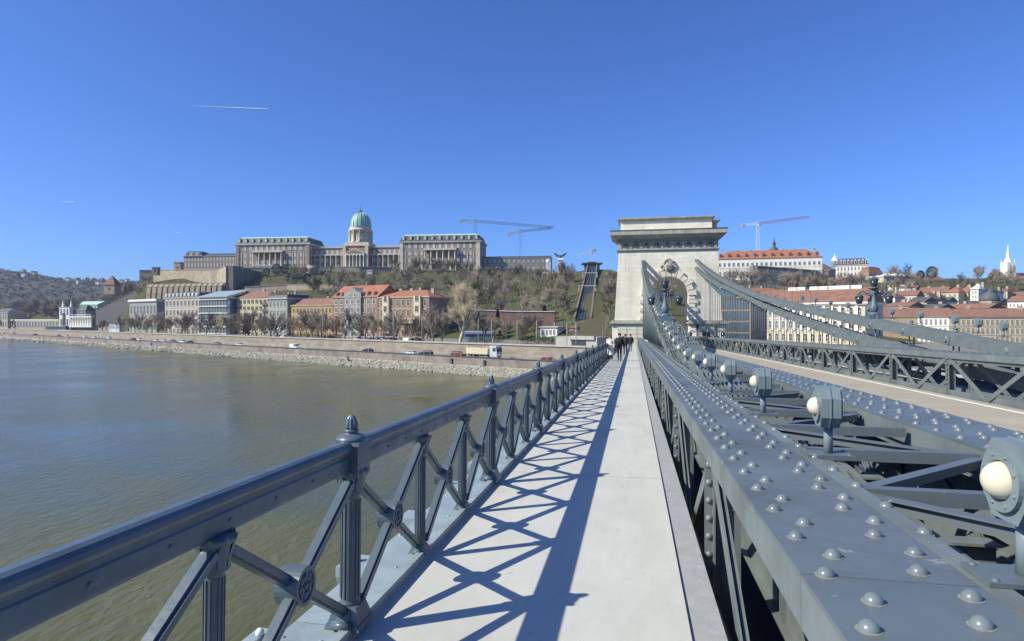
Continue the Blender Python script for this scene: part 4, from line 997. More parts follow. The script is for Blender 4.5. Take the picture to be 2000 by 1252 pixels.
# ---- the palace
def palace():
    d = 520; s = d / F; A = P(353, 540); zb = Z(530, d); A2 = P(1075, 502)
    t = thing('palace', 'long castle palace with green copper dome crowning the hill', 'palace', (A.x, A.y, zb), math.atan2(A2.y - A.y, A2.x - A.x))
    uu = (A2 - A).normalized()
    def X(px):                       # where the line of sight of a photo column meets the front
        q = P(px, 1.0); k = (A.x * q.y - A.y * q.x) / (uu.y * q.x - uu.x * q.y); return k
    Hh = lambda y: (530 - y) * s
    def col(parent, px, y, z0, z1, r=.7):
        k = ('pcol', round(z1 - z0, 1), r)
        if k not in WIN:
            c = MB(); c.s = True; h = z1 - z0; c.lathe([(r*1.3, 0), (r*1.3, .4), (r, .7), (r*.85, h - 1), (r*1.2, h - .4), (r*1.3, h)], 12); WIN[k] = c.mesh('column', 'palace_light')
        ob('column', WIN[k], parent, (px, y, z0))
    # low left wing
    w = block(t, 0, 4, 0, X(461), 16, Hh(496), 'palace', 17, 3, style='arch', pane='pane_light', frame='palace_light', ww=.4, wh=.55, foot=14)
    roof(t, 'hip', 0, 4, Hh(496) + .5, X(461), 16, 3, 'palace_roof')
    roof(t, 'mansard', .5, 3.5, Hh(495), X(388), 14, 11*s, 'palace_roof', ridge_m='palace_roof', dorm=3)
    # left block
    def big(px0, px1, port, nm):
        x0, L = X(px0), X(px1) - X(px0)
        w = block(t, x0, 0, 0, L, 30, Hh(476), 'palace', 13, 4, style='ped', pane='pane_light', frame='palace_light', ww=.38, wh=.58, foot=16, cor=1.1, sides=True)
        roof(t, 'mansard', x0, 0, Hh(476) + 1.1, L, 30, 15*s, 'palace_roof', ridge_m='copper_pale', dorm=11, dpane='pane_light', dm='palace_light')
        a, b = port; m = MB(); a -= x0; b -= x0
        m.box(a, b, -3.2, -.02, -1, Hh(518)); m.box(a - .4, b + .4, -3.6, -.02, Hh(518), Hh(518) + .8); m.build('portico_base', 'palace_light', w)
        m = MB(); m.box(a - .4, b + .4, -3.6, -.02, Hh(491), Hh(487)); m.build('portico_entablature', 'palace_light', w)
        m = MB(); m.box(a + .5, b - .5, -.45, -.2, Hh(517), Hh(492)); m.build('portico_recess', 'palace', w)
        n = 6
        for i in range(n): col(w, a + .9 + (b - a - 1.8) * i / (n - 1), -2.4, Hh(516.5), Hh(491), .75)
        for i in range(5): ob('window', window_mesh((b-a)/5*.5, 2.6, 'arch', 'pane_dark', 'palace_light'), w, (a + (b - a) * (i + .5) / 5, -3.2, .6))
        for i in range(5): ob('window', window_mesh(1.8, 3.6, 'flat', 'pane_light', 'palace_light'), w, (a + (b - a) * (i + .5) / 5, -.45, Hh(515)))
        for px_ in (1.5, L - 1.5): MB().box(px_ - 1.4, px_ + 1.4, -.7, -.02, -1, Hh(476)).build('corner_pier', 'palace_light' if nm else 'palace', w)
        for i in range(14):
            xx = L * (i + .0) / 13 if 0 < i < 13 else (.4 if i == 0 else L - .4)
            if not (a - 1 < xx < b + 1): MB().box(xx - .3, xx + .3, -.35, -.02, Hh(517), Hh(492)).build('pilaster', 'palace_light', w)
    big(461, 605, (X(496), X(554)), 0); big(781, 938, (X(830), X(892)), 1)
    # galleries either side of the dome
    for px0, px1 in ((605, 668), (719, 781)):
        x0, L = X(px0), X(px1) - X(px0)
        w = block(t, x0 + .05, 8, 0, L - .1, 16, Hh(482), 'palace', 6, 3, pane='pane_light', frame='palace_light', ww=.4, wh=.5, foot=14, cor=.8)
        m = MB(); m.box(0, L - .1, -4, -.02, Hh(497), Hh(494.5)); m.build('gallery_entablature', 'palace_light', w); MB().box(0, L - .1, -4, -.02, -2, .8).build('gallery_base', 'palace_light', w)
        for i in range(6): col(w, L * (i + .5) / 6, -3.4, .8, Hh(497), .55)
        m = MB()
        for i in range(10): m.box(L*(i+.5)/10 - .25, L*(i+.5)/10 + .25, .2, .7, Hh(482) + .8, Hh(482) + 1.9)
        m.box(0, L - .1, .25, .6, Hh(482) + 1.7, Hh(482) + 2.0); m.build('balustrade', 'palace_light', w)
    # centre block with pediment
    x0, L = X(668), X(719) - X(668); cx = x0 + L / 2
    w = block(t, x0, 2, 0, L, 22, Hh(480), 'palace', 0, 1, foot=14, cor=.9, belt=False)
    a, b = 3.2, L - 3.2
    m = MB(); m.box(a, b, -2.6, -.02, Hh(498), Hh(494)); m.prism([(a - .5, Hh(494)), (b + .5, Hh(494)), ((a + b)/2, Hh(484))], 'y', -2.8, -.02); m.build('pediment', 'palace_light', w)
    m = MB(); m.prism([(a + 1.6, Hh(493.2)), (b - 1.6, Hh(493.2)), ((a + b)/2, Hh(486))], 'y', -2.95, -2.75); m.build('pediment_relief', 'palace', w)
    for i in range(5): ob('window', window_mesh(2.0, 8.2, 'flat', 'pane_light', 'palace_light'), w, (a + (b - a) * (i + .5) / 5, 0, 1.2))
    for i in range(6): col(w, a + .6 + (b - a - 1.2) * i / 5, -2.0, -.5, Hh(498), .7)
    for x in (1.6, L - 1.6): MB().box(x - 1.3, x + 1.3, -1.4, -.02, -1, Hh(480)).build('corner_pier', 'palace_light', w)
    # drum and dome
    cy = 13; dr = MB(); r = 23*s
    dr.box(cx - 25*s, cx + 25*s, cy - 10.5, cy + 10.5, Hh(480) + .9, Hh(472)); dr.s = True
    dr.lathe([(r, Hh(472)), (r, Hh(470)), (r*.92, Hh(469)), (r*.90, Hh(449)), (r*1.02, Hh(447)), (r*1.04, Hh(445.5)), (r*.93, Hh(445)), (r*.92, Hh(441)), (r*.96, Hh(440))], 32, (cx, cy, 0))
    do = dr.build('drum', 'palace_light', t)
    for i in range(12):
        q = R(-90) + 2*math.pi*(i + .5)/12; col(do, cx + r*.98*math.cos(q), cy + r*.98*math.sin(q), Hh(470), Hh(448), .6)
        q = R(-90) + 2*math.pi*i/12
        ob('window', window_mesh(1.5, 2.6, 'arch', 'pane_dark', 'palace_light'), do, (cx + r*.90*math.cos(q), cy + r*.90*math.sin(q), Hh(466)), (0, 0, q + R(90)))
        ob('window', window_mesh(1.2, 1.4, 'flat', 'pane_dark', 'palace_light'), do, (cx + r*.90*math.cos(q), cy + r*.90*math.sin(q), Hh(454)), (0, 0, q + R(90)))
    dm_ = MB(); dm_.s = True; rd = 20.5*s
    dm_.lathe([(rd*1.02, Hh(441)), (rd, Hh(438)), (rd*.99, Hh(433)), (rd*.94, Hh(427)), (rd*.82, Hh(420)), (rd*.64, Hh(414.5)), (rd*.42, Hh(411)), (rd*.2, Hh(409.5)), (rd*.1, Hh(409))], 32, (cx, cy, 0))
    o = dm_.build('dome', 'copper', t); rb = MB()
    pf = [(rd*1.03, 441), (rd*1.01, 433), (rd*.95, 427), (rd*.83, 420), (rd*.65, 414.3), (rd*.43, 410.7), (rd*.2, 409.2)]
    for i in range(16):
        q = 2*math.pi*i/16
        for (r0, y0), (r1, y1) in zip(pf, pf[1:]): rb.bar((cx + r0*math.cos(q), cy + r0*math.sin(q), Hh(y0)), (cx + r1*math.cos(q), cy + r1*math.sin(q), Hh(y1)), .35, .3, (-math.sin(q), math.cos(q), 0))
    rb.build('dome_rib', 'copper', o)
    ln = MB(); ln.s = True; ln.lathe([(3*s, Hh(410)), (4.2*s, Hh(408.5)), (4.4*s, Hh(407)), (2.5*s, Hh(406)), (1.6*s, Hh(405)), (.8*s, Hh(403)), (.35*s, Hh(400)), (.25*s, Hh(394))], 12, (cx, cy, 0)); ln.build('lantern', 'palace_roof', o)
    # low right wing
    x0, L = X(938), X(1075) - X(938)
    w = block(t, x0 + .05, 9, 0, L, 15, Hh(505), 'castle_stone_grey_shaded', 14, 2, pane='pane_light', frame='castle_stone_grey_shaded', ww=.34, wh=.5, foot=14, cor=.4)
    MB().box(x0, x0 + L, 8.6, 24.5, Hh(505) + .4, Hh(505) + 1.3).build('roof', 'palace_roof', t)
palace()

# eagle gate monument
p = P(1083, 480); t = thing('eagle_monument', 'white stone gate with a dark spread-winged eagle beside the palace', 'monument', (p.x, p.y, Z(534, 480) - .5), PSI); t.scale = (1.25, 1.25, 1.2)
m = MB(); m.box(-6.5, 6.5, -1, 4, -6, 1.2); m.box(2, 5.4, 0, 3, 1.2, 9.2); m.frus((1.7, 5.7, -.3, 3.3), 9.2, (2.4, 5, .4, 2.6), 10.4); m.build('gate_pier', 'frame_white', t)
m = MB(); m.box(-5.2, -2.4, 0, 3, 1.2, 8); m.s = True; m.dome((-3.8, 1.5, 8), 1.7, 2.0, 10, 4); m.build('side_pier', 'frame_white', t)
e = MB(); e.s = True; e.ball((3.7, 1.4, 11.3), .8, 8, 6, .8, 1, 1.3); e.ball((3.5, .7, 12.4), .42, 6, 5)
e.s = False
for sg in (-1, 1): e.add([(3.7 + sg*.4, 1.4, 11.0), (3.7 + sg*.4, 1.4, 12.0), (3.7 + sg*3.6, 1.6, 14.2), (3.7 + sg*3.9, 1.6, 13.2), (3.7 + sg*2.2, 1.5, 11.6), (3.7 + sg*.4, 1.8, 11.0), (3.7 + sg*.4, 1.8, 12.0), (3.7 + sg*3.6, 1.9, 14.2), (3.7 + sg*3.9, 1.9, 13.2), (3.7 + sg*2.2, 1.9, 11.6)], [(0,1,2,3,4), (9,8,7,6,5), (0,5,6,1), (1,6,7,2), (2,7,8,3), (3,8,9,4), (4,9,5,0)])
e.build('eagle', 'dark_iron', t)

# funicular railway
def funicular():
    lo, hi = (1138, 254, 628), (1157, 466, 522)
    a = P(lo[0], lo[1]) + Vector((0, 0, Z(lo[2], lo[1]))); b = P(hi[0], hi[1]) + Vector((0, 0, Z(hi[2], hi[1])))
    t = thing('funicular', 'steep dark funicular track between walls climbing to the palace', 'funicular', a)
    v = b - a; sd_ = Vector((v.y, -v.x, 0)).normalized(); up = Vector((0, 0, 1)); W = 2.9
    m = MB(); m.bar((0, 0, .6), v + up * .6, 2 * W, .6, sd_); m.build('track_bed', 'deck_dark', t)
    for x in (-1.9, -.7, .7, 1.9): m = MB(); m.bar(sd_ * x + up * 1.1, v + sd_ * x + up * 1.1, .22, .25, sd_); m.build('rail', 'dark_iron', t)
    for x in (-W - .5, W + .5): m = MB(); m.bar(sd_ * x + up * .6, v + sd_ * x + up * .6, .8, 2.6, sd_); m.build('side_wall', 'funicular_wall', t)
    for f in (.34, .62): q = v * f; m = MB(); m.bar(q - sd_ * 5 + up * 5, q + sd_ * 5 + up * 5, 1.6, .5, (v.x, v.y, 0)); m.bar(q - sd_ * 4.4 + up * 2, q - sd_ * 4.4 + up * 5, .6, .6); m.bar(q + sd_ * 4.4 + up * 2, q + sd_ * 4.4 + up * 5, .6, .6); m.build('footbridge', 'concrete', t)
    p = P(1157, 470); s = thing('funicular_station', 'dark flat-roofed station pavilion at the top of the funicular', 'station', (p.x, p.y, Z(524, 470)), PSI)
    MB().box(-5.5, 5.5, 0, 8, -4, 3.2).build('wall', 'slate', s); MB().box(-7.5, 7.5, -2.5, 10, 3.2, 4.1).build('roof', 'deck_dark', s); MB().box(-3, 3, 1, 7, 4.1, 5.2).build('roof_box', 'slate', s)
    for i in range(4): ob('window', window_mesh(1.8, 2, 'flat', 'pane_blue', 'slate'), s, (-4 + i * 2.7, 0, .3))
funicular()
# underpass portal and small buildings by the bridgehead
t, L, dm = site('underpass', 'pale concrete tunnel portal under the bridgehead park', 1085, 1166, 178, 170, 682); s = dm / F
MB().box(0, L, 0, 6, -3, 24*s).build('retaining_wall', 'concrete', t); MB().box(L*.40, L*.74, -.1, .2, -3, 17*s).build('opening', 'deck_dark', t); MB().box(L*.36, L*.95, -.5, 1, 19*s, 26*s).build('lintel', 'concrete', t)
simple('kiosk', 'low white pavilion beside the park at the funicular foot', 1055, 1088, 236, 233, 641, 656, 'wall_white', 4, 1, 'flat', 1.5, 'frame_white', th=8, chim=0, cor=.3)
simple('kiosk', 'small ochre ticket house below the funicular', 1112, 1124, 238, 237, 641, 655, 'wall_ochre', 2, 1, 'hip', 4, 'tile_brown', th=5, chim=0, cor=.2)
simple('kiosk', 'white bus shelter on the far left promenade', 213, 233, 395, 385, 633, 645, 'pane_light', 5, 1, 'flat', 1, 'slate', th=3, chim=0, cor=.1, foot=1)

# ---- left edge of the bank: low arcade wall and pavilion
t, L, dm = site('arcade_wall', 'low sandy arcade wall running left from the white pavilion', 22, 114, 505, 484, 641); s = dm / F
MB().box(0, L, 0, 3, -6, 15*s).build('wall', 'castle_stone', t); MB().box(-.3, L + .3, -.4, 3.4, 15*s, 17*s).build('coping', 'wall_white', t)
for i in range(16): ob('window', window_mesh(L/16*.55, 8*s, 'arch', 'pane_dark', 'wall_white'), t, (L*(i + .5)/16, 0, .8))
simple('garden_pavilion', 'grey-roofed riverside pavilion at the left edge of the bank', -22, 15, 520, 508, 612, 640, 'wall_beige', 7, 2, 'hip', 9, 'slate', th=14, chim=0, style='arch', ww=.45, wh=.5)
simple('garden_pavilion', 'small pale glass-roofed hall on the slope above the colonnade', 150, 190, 560, 552, 596, 606, 'copper_pale', 6, 1, 'gable', 7, 'copper_pale', th=14, chim=0, foot=14)
p = P(112, 462); t = thing('tram', 'long dark tram standing on the promenade before the white pavilion', 'tram', (p.x, p.y, STREET), PSI - .35)
MB().prism([(-11, .5), (11, .5), (11.2, 1.4), (10.8, 3.3), (-10.8, 3.3), (-11.2, 1.4)], 'y', -1.25, 1.25).build('body', 'slate', t); MB().box(-10.6, 10.6, -1.28, 1.28, 1.5, 2.6).build('windows', 'pane_dark', t); MB().box(-10, 10, -1, 1, 3.3, 3.6).build('roof_unit', 'concrete', t)
# ---- right bank town
random.seed(21)
t, L, H, dm = simple('modern_office', 'brown brick and blue glass office right of the tower', 1396, 1466, 174, 168, 585, 672, 'brick_modern', 5, 4, 'flat', 1, 'slate', th=16, chim=0, ww=.74, wh=.68, pane='pane_blue', frame='slate', trim='brick_modern', cor=.3)
MB().box(0, L*.55, 1, 12, H + .9, H + 3.3).build('glass_penthouse', 'pane_blue', t)
m = MB(); m.box(-.2, L*.57, .8, 12.2, H + 3.3, H + 3.6); m.build('penthouse_roof', 'frame_white', t)
t, L, H, dm = simple('bank_palace', 'cream palace with arched ground floor and long brown roof behind the chains', 1469, 1690, 216, 190, 597, 672, 'wall_cream', 15, 3, 'gable', 30, 'tile_brown', th=18, chim=0, style='arch', ww=.42, wh=.5, frame='wall_white', trim='wall_white', cor=.9)
for i in range(14): MB().box(L*(i+1)/15 - .4, L*(i+1)/15 + .4, -.5, -.02, H*.36, H*.98).build('pilaster', 'wall_white', t)
for x in (.30, .37, .50, .57, .67, .76, .86): MB().box(L*x - 1.6, L*x + 1.6, 8, 10, H + 3.6, H + 6.6).build('chimney', 'wall_white', t)
simple('town_house', 'house with bright orange roof behind the bank, left of the chimney row', 1482, 1532, 235, 238, 576, 600, 'wall_cream', 6, 2, 'gable', 13, 'tile_orange', th=14, chim=2)
simple('town_house', 'rust-orange riverside house right of the far candelabrum', 1722, 1791, 226, 221, 620, 672, 'wall_ochre', 8, 3, 'gable', 17, 'tile_brown', th=15, chim=1, frame='wall_white', cor=.4)
simple('town_house', 'white riverside house in the brown-roofed row', 1792, 1854, 220, 215, 620, 672, 'wall_white', 6, 3, 'gable', 17, 'tile_brown', th=15, chim=1, pane='pane_dark', cor=.4, ww=.3)
simple('town_house', 'long beige riverside building with paired windows at the right edge', 1855, 2120, 214, 196, 621, 672, 'wall_beige', 26, 3, 'gable', 17, 'tile_brown', th=15, chim=3, frame='wall_cream', trim='wall_grey', cor=.4)
t, L, H, dm = simple('domed_house', 'cream corner house with grey dome among the right-hand roofs', 1934, 1964, 262, 263, 600, 640, 'wall_cream', 3, 2, 'flat', 1, 'slate', th=8, chim=0)
m = MB(); m.s = True; m.lathe([(L/2*.95, H + .8), (L/2*.95, H + 2.4), (L/2, H + 2.6)], 20, (L/2, 4, 0)); m.build('drum', 'wall_cream', t)
m = MB(); m.s = True; m.lathe([(L/2, H + 2.6), (L/2*.98, H + 3.6), (L/2*.8, H + 5.4), (L/2*.45, H + 6.6), (.5, H + 7), (.4, H + 7.8), (.1, H + 8.6)], 20, (L/2, 4, 0)); m.build('dome', 'slate', t)
simple('monastery', 'long white hilltop building under one orange roof, with two rows of small windows', 1400, 1606, 420, 404, 505, 540, 'wall_white', 22, 2, 'hip', 18, 'tile_orange', th=18, chim=7, dorm=12, ww=.42, wh=.34, cor=.4, frame='wall_white', rkw=dict(dm='tile_orange'), foot=10)
simple('town_house', 'low red-roofed annex beside the long white hilltop building', 1607, 1632, 430, 436, 528, 548, 'wall_grey', 3, 1, 'hip', 16, 'tile_brown', th=14, chim=0, foot=10)
def rbastion(label, pts, mats=('castle_stone', 'coping')): return wall_line('rampart_wall', label, [(px, d, Z(yb, d) - 3, Z(yt, d)) for px, d, yt, yb in pts], 3, mats)
rbastion('broad weathered bastion wall below the white monastery', [(1464, 392, 519, 553), (1470, 386, 519, 553), (1576, 392, 527, 552), (1608, 412, 530, 549)], ('castle_stone_grey_shaded', 'coping'))
keep('narrow cream end pier right of the weathered bastion', 1614, 405, 529, 552, 3.4, 0, 'wall_cream', 'slate')
t, L, H, dm = simple('mansard_palace', 'white palace with dark mansard roof and arched windows on the ridge', 1632, 1696, 486, 476, 519, 552, 'wall_white', 9, 3, 'mansard', 14, 'slate', th=18, chim=0, dorm=9, style='arch', ww=.4, wh=.5, frame='wall_white', trim='wall_white', foot=12)
m = MB(); m.s = True; m.lathe([(2.2, H), (2.2, H + 4), (2.6, H + 4.2), (2.3, H + 6), (1, H + 7.4), (.3, H + 8.4), (.1, H + 11)], 12, (-.5, 3, 0)); m.build('corner_turret', 'wall_white', t)
t, L, H, dm = simple('town_house', 'red-domed house with a columned porch at the end of the ridge row', 1697, 1724, 470, 474, 536, 556, 'wall_grey', 4, 2, 'mansard', 15, 'tile_brown', th=14, chim=0, foot=12)
simple('town_house', 'cream hall with big arch standing on the slope right of the ridge row', 1726, 1752, 430, 432, 541, 562, 'wall_cream', 2, 1, 'flat', 2, 'frame_white', th=12, chim=2, style='arch', foot=12)
simple('town_house', 'shaded grey hall beside the cream arched hall', 1752.5, 1792, 432, 446, 541, 560, 'wall_grey', 6, 2, 'gable', 6, 'wall_white', th=14, chim=4, foot=12)
t, L, H, dm = simple('ridge_house', 'long low brown-roofed house on the far right ridge', 1792, 1848, 470, 480, 548, 560, 'wall_grey', 8, 1, 'gable', 10, 'tile_brown', th=14, chim=4, foot=12)
p = P(1512, 520); t = thing('cupola', 'green-black baroque cupola rising behind the orange monastery roof', 'cupola', (p.x, p.y, Z(500, 520)), PSI); s = 520 / F
m = MB(); m.s = True; m.lathe([(8*s, 8*s), (8.6*s, 9*s), (7.5*s, 13*s), (5.2*s, 16*s), (3.2*s, 18*s), (2.6*s, 20*s), (2.7*s, 24*s), (3.3*s, 24.5*s), (2.4*s, 27*s), (1.2*s, 29*s), (.9*s, 31*s), (1.0*s, 32*s), (.35*s, 34*s), (.15*s, 40*s)], 12); m.build('cupola_roof', 'palace_roof', t)
MB().box(-8.5*s, 8.5*s, -8.5*s, 8.5*s, -14, 8.2*s).build('drum', 'wall_grey', t)
# gothic church
p = P(1976, 640); t = thing('church', 'white gothic church with tall stone spire at the right horizon', 'church', (p.x, p.y, Z(556, 640) - 4), PSI); s = 640 / F
m = MB(); m.frus((-9*s, 9*s, 0, 18*s), 0, (-8.2*s, 8.2*s, .5*s, 17.5*s), 44*s + 4); m.box(-9.4*s, 9.4*s, -.5*s, 18.5*s, 25*s, 26*s); m.build('tower', 'wall_white', t)
m = MB(); m.lathe([(7.0*s, 0), (5.6*s, 5*s), (3.6*s, 9*s), (1.7*s, 24*s), (.4*s, 34*s), (.1*s, 38*s)], 8, (0, 9*s, 44*s + 4)); m.build('spire', 'wall_white', t)
for a, b in ((-1, 0), (1, 0), (-1, 1), (1, 1)): m = MB(); m.lathe([(1.1*s, 0), (1.0*s, 3*s), (.6*s, 5*s), (.05, 9*s)], 6, (a*7.2*s, 1.6*s + b*15*s, 44*s + 3)); m.build('pinnacle', 'wall_white', t)
for z in (10, 27): 
    for x in (-3.4, 3.4): ob('window', window_mesh(2.6*s, 10*s, 'arch', 'pane_dark', 'wall_white'), t, (x*s, -.2, z*s + 4))
m = MB(); m.box(-32*s, -9.1*s, 3*s, 22*s, 0, 14*s + 4); m.build('nave', 'wall_white', t); m = MB(); m.prism([(2*s, 14*s + 4), (23*s, 14*s + 4), (12.5*s, 25*s + 4)], 'x', -32*s, -8.6*s); m.build('nave_roof', 'slate', t)
m = MB(); m.lathe([(1.8*s, 0), (1.6*s, 24*s), (.1, 34*s)], 6, (-31*s, 3*s, 0)); m.build('pinnacle', 'wall_white', t)
for i in range(4): ob('window', window_mesh(2*s, 8*s, 'arch', 'pane_dark', 'wall_white'), t, (-28*s + i*5.5*s, 3*s, 5*s))
m = MB(); m.box(9.1*s, 40*s, 3*s, 22*s, 0, 12*s + 4); m.build('choir', 'wall_cream', t); m = MB(); m.prism([(2*s, 12*s + 4), (23*s, 12*s + 4), (12.5*s, 24*s + 4)], 'x', 8.6*s, 40*s); m.build('choir_roof', 'tile_orange', t)
# hillside houses between
H_ = [  # px0, px1, d, y eaves, y base, wall, cols, rows, roof kind, roof px, roof mat, label
 (1726, 1748, 300, 582, 606, 'wall_white', 3, 2, 'hip', 9, 'tile_brown', 'white house with a pyramid roof just right of the far candelabrum'),
 (1750, 1790, 330, 578, 600, 'wall_cream', 5, 2, 'gable', 10, 'tile_brown', 'cream house with a broad brown roof below the cream arched hall'),
 (1776, 1806, 285, 590, 612, 'wall_beige', 4, 2, 'gable', 9, 'slate', 'beige house with a dark slate roof above the orange riverside house'),
 (1803, 1822, 290, 586, 608, 'wall_yellow', 2, 2, 'cross', 12, 'tile_brown', 'yellow gabled house in the middle of the right-hand roofs'),
 (1824, 1850, 300, 590, 610, 'wall_white', 4, 2, 'gable', 9, 'slate', 'white house with slate roof right of the yellow gable'),
 (1790, 1850, 360, 572, 590, 'wall_beige', 7, 1, 'gable', 11, 'tile_brown', 'long brown roof on the slope behind the yellow gable'),
 (1848, 1872, 318, 572, 592, 'wall_cream', 2, 2, 'hip', 11, 'tile_orange', 'cream villa with orange pyramid roof, left of a pair on the slope'),
 (1872.5, 1891, 322, 572, 592, 'wall_cream', 2, 2, 'hip', 12, 'tile_orange', 'cream villa with orange pyramid roof, right of a pair on the slope'),
 (1895, 1911, 316, 566, 592, 'wall_white', 2, 3, 'hip', 10, 'frame_white', 'slim white tower house with pointed roof on the slope'),
 (1911.5, 1930, 318, 572, 606, 'wall_beige', 0, 1, 'gable', 4, 'tile_brown', 'blank beige firewall right of the white tower house'),
 (1929, 1944, 330, 572, 592, 'wall_white', 2, 2, 'cross', 7, 'slate', 'white gabled house behind the grey dome'),
 (1952, 1968, 350, 569, 584, 'wall_yellow', 2, 1, 'hip', 5, 'tile_brown', 'small yellow house below the church spire'),
 (1968, 2030, 300, 590, 612, 'wall_white', 8, 2, 'gable', 12, 'tile_brown', 'white house with brown roof at the right edge under the church'),
 (1975, 2040, 350, 578, 592, 'wall_beige', 7, 1, 'gable', 8, 'tile_brown', 'long beige house with a low brown roof near the right edge, below the church'),
 (1835, 1930, 262, 604, 625, 'wall_cream', 10, 1, 'gable', 10, 'tile_brown', 'dark red roof with skylight row behind the riverside houses'),
 (1700, 1776, 262, 600, 622, 'wall_beige', 8, 1, 'gable', 9, 'tile_brown', 'brown roof behind the far candelabrum lantern'),
 (1776.5, 1834, 258, 604, 624, 'wall_cream', 7, 1, 'gable', 9, 'slate', 'dark roof between the two brown roofs behind the riverside row'),
 (1735, 1765, 388, 560, 574, 'wall_white', 4, 1, 'flat', 2, 'frame_white', 'white terrace house under the cream arched hall'),
 (1760, 1790, 370, 563, 576, 'wall_white', 4, 1, 'gable', 5, 'tile_brown', 'white terrace house under the shaded grey hall'),
 (1700, 1722, 330, 580, 600, 'wall_beige', 3, 2, 'gable', 8, 'tile_brown', 'beige house left of the far candelabrum'),
 (1880, 1906, 268, 598, 620, 'wall_beige', 3, 2, 'cross', 9, 'slate', 'dark gable beside the skylight roof'),
 (1944, 1960, 420, 566, 578, 'wall_white', 2, 1, 'gable', 4, 'tile_brown', 'tiny white cottage among the trees left of the church'),
]
for px0, px1, d, ye, yb, wl_, c, r, rk, rh, rm, lab in H_:
    simple('hill_house', lab, px0, px1, d + (px1 - px0) * .09, d - (px1 - px0) * .09, ye, yb, wl_, c, r, rk, rh, rm, th=12 if rk != 'cross' else 14, chim=random.choice((1, 2)) if rk != 'flat' else 0, ww=.36, wh=.46, cor=.3, foot=14, group='houses on the right-hand slope', cat='house')
# far houses on the distant hills
random.seed(5)
fh = MB(); fh.m = 0; fh.box(-5, 5, 0, 9, -4, 6); fh.m = 1; fh.prism([(-5.5, 6), (5.5, 6), (0, 9.5)], 'y', -.5, 9.5); fh.m = 2
for x in (-3, 0, 3):
    for z in (.8, 3.4): fh.box(x - .7, x + .7, -.1, .0, z, z + 1.5)
FHM = [fh.mesh('house_body', [w, r, 'pane_dark']) for w, r in (('wall_white', 'tile_brown'), ('wall_beige', 'tile_orange'), ('wall_white', 'slate'))]
spots = sorted((random.uniform(-10, 250), random.uniform(1400, 1590)) for _ in range(20))
for i, (px, d) in enumerate(spots):
    p = P(px, d); k = random.randrange(3)
    tag(ob('villa', FHM[k], None, (p.x, p.y, zH(px, d) + 1.5), (0, 0, random.uniform(-.5, .5)), (.9, .9, .9)), 'tiny %s villa in the distant wooded hills, %s from the left' % (('white brown-roofed', 'beige orange-roofed', 'white grey-roofed')[k], nth(i + 1)), 'villa', 'villas on the distant hills')

# ---- cranes
def lattice(m, p, q, w, seg, side=(0, 1, 0), r=.14):
    p = Vector(p); q = Vector(q); d = (q - p).normalized(); s = Vector(side); s = (s - d * d.dot(s)).normalized() * w / 2; u = d.cross(s).normalized() * w / 2
    c = [s + u, s - u, -s - u, -s + u]
    for o in c: m.bar(p + o, q + o, r, r)
    n = max(2, int((q - p).length / seg))
    for i in range(n):
        a = p + (q - p) * i / n; b = p + (q - p) * (i + 1) / n
        for k in range(4): m.bar(a + c[k], b + c[(k + 1) % 4], r * .7, r * .7); m.bar(a + c[k], a + c[(k + 1) % 4], r * .7, r * .7)
def crane(label, px, d, ybase, ytop, jib, counter, mast_m, jib_m, cnt_m, w=1.6):
    p = P(px, d); z0 = Z(ybase, d); t = thing('tower_crane', label, 'crane', (p.x, p.y, z0 - 25), PSI, 'construction cranes'); s = d / F
    H = (ybase - ytop) * s + 25; m = MB(); lattice(m, (0, 0, 0), (0, 0, H), w, w * 1.2); m.build('mast', mast_m, t)
    (jx, jy), (cx_, cy_) = jib, counter
    J = Vector(((jx - px) * s, -2, (ytop - jy) * s + H)); K = Vector(((cx_ - px) * s, 2, (ytop - cy_) * s + H))
    m = MB(); lattice(m, (0, 0, H + .6), J, w * .8, w, r=.16); m.build('jib', jib_m, t)
    m = MB(); lattice(m, (0, 0, H + .6), K, w * .8, w, r=.16); m.build('counter_jib', cnt_m, t)
    q = K * .88 + Vector((0, 0, H * .12)); m = MB(); m.box(K.x - 1.6 if K.x < 0 else K.x - 1, K.x + 1.2, K.y - 1, K.y + 1, K.z - 2.4, K.z + .6); m.build('counterweight', 'concrete', t)
    m = MB(); m.box(.2, 2.0, -2.2, -.6, H - 2.2, H - .1); m.m = 1; m.box(.3, 1.9, -2.25, -2.2, H - 1.6, H - .6); m.build('cab', ['crane_white', 'pane_dark'], t)
    m = MB(); lattice(m, (0, 0, H), (0, 0, H + 3), w * .6, 1.2); m.build('head', mast_m, t)
crane('tall blue crane with long drooping jib behind the right palace wing', 928, 640, 500, 433, (1081, 445), (901, 430), 'crane_blue', 'crane_blue', 'crane_yellow', 2.4)
crane('shorter blue crane with yellow counter-jib behind the low palace wing', 1016, 640, 520, 453, (1076, 446), (995, 456), 'crane_blue', 'crane_blue', 'crane_yellow', 2.0)
crane('small white crane above the funicular station', 1154, 620, 525, 492, (1127, 499), (1163, 487), 'crane_white', 'crane_white', 'crane_yellow', 1.6)
crane('red and white crane over the orange monastery roof', 1480, 600, 500, 438, (1579, 424), (1454, 438), 'crane_white', 'crane_red', 'crane_white', 2.2)

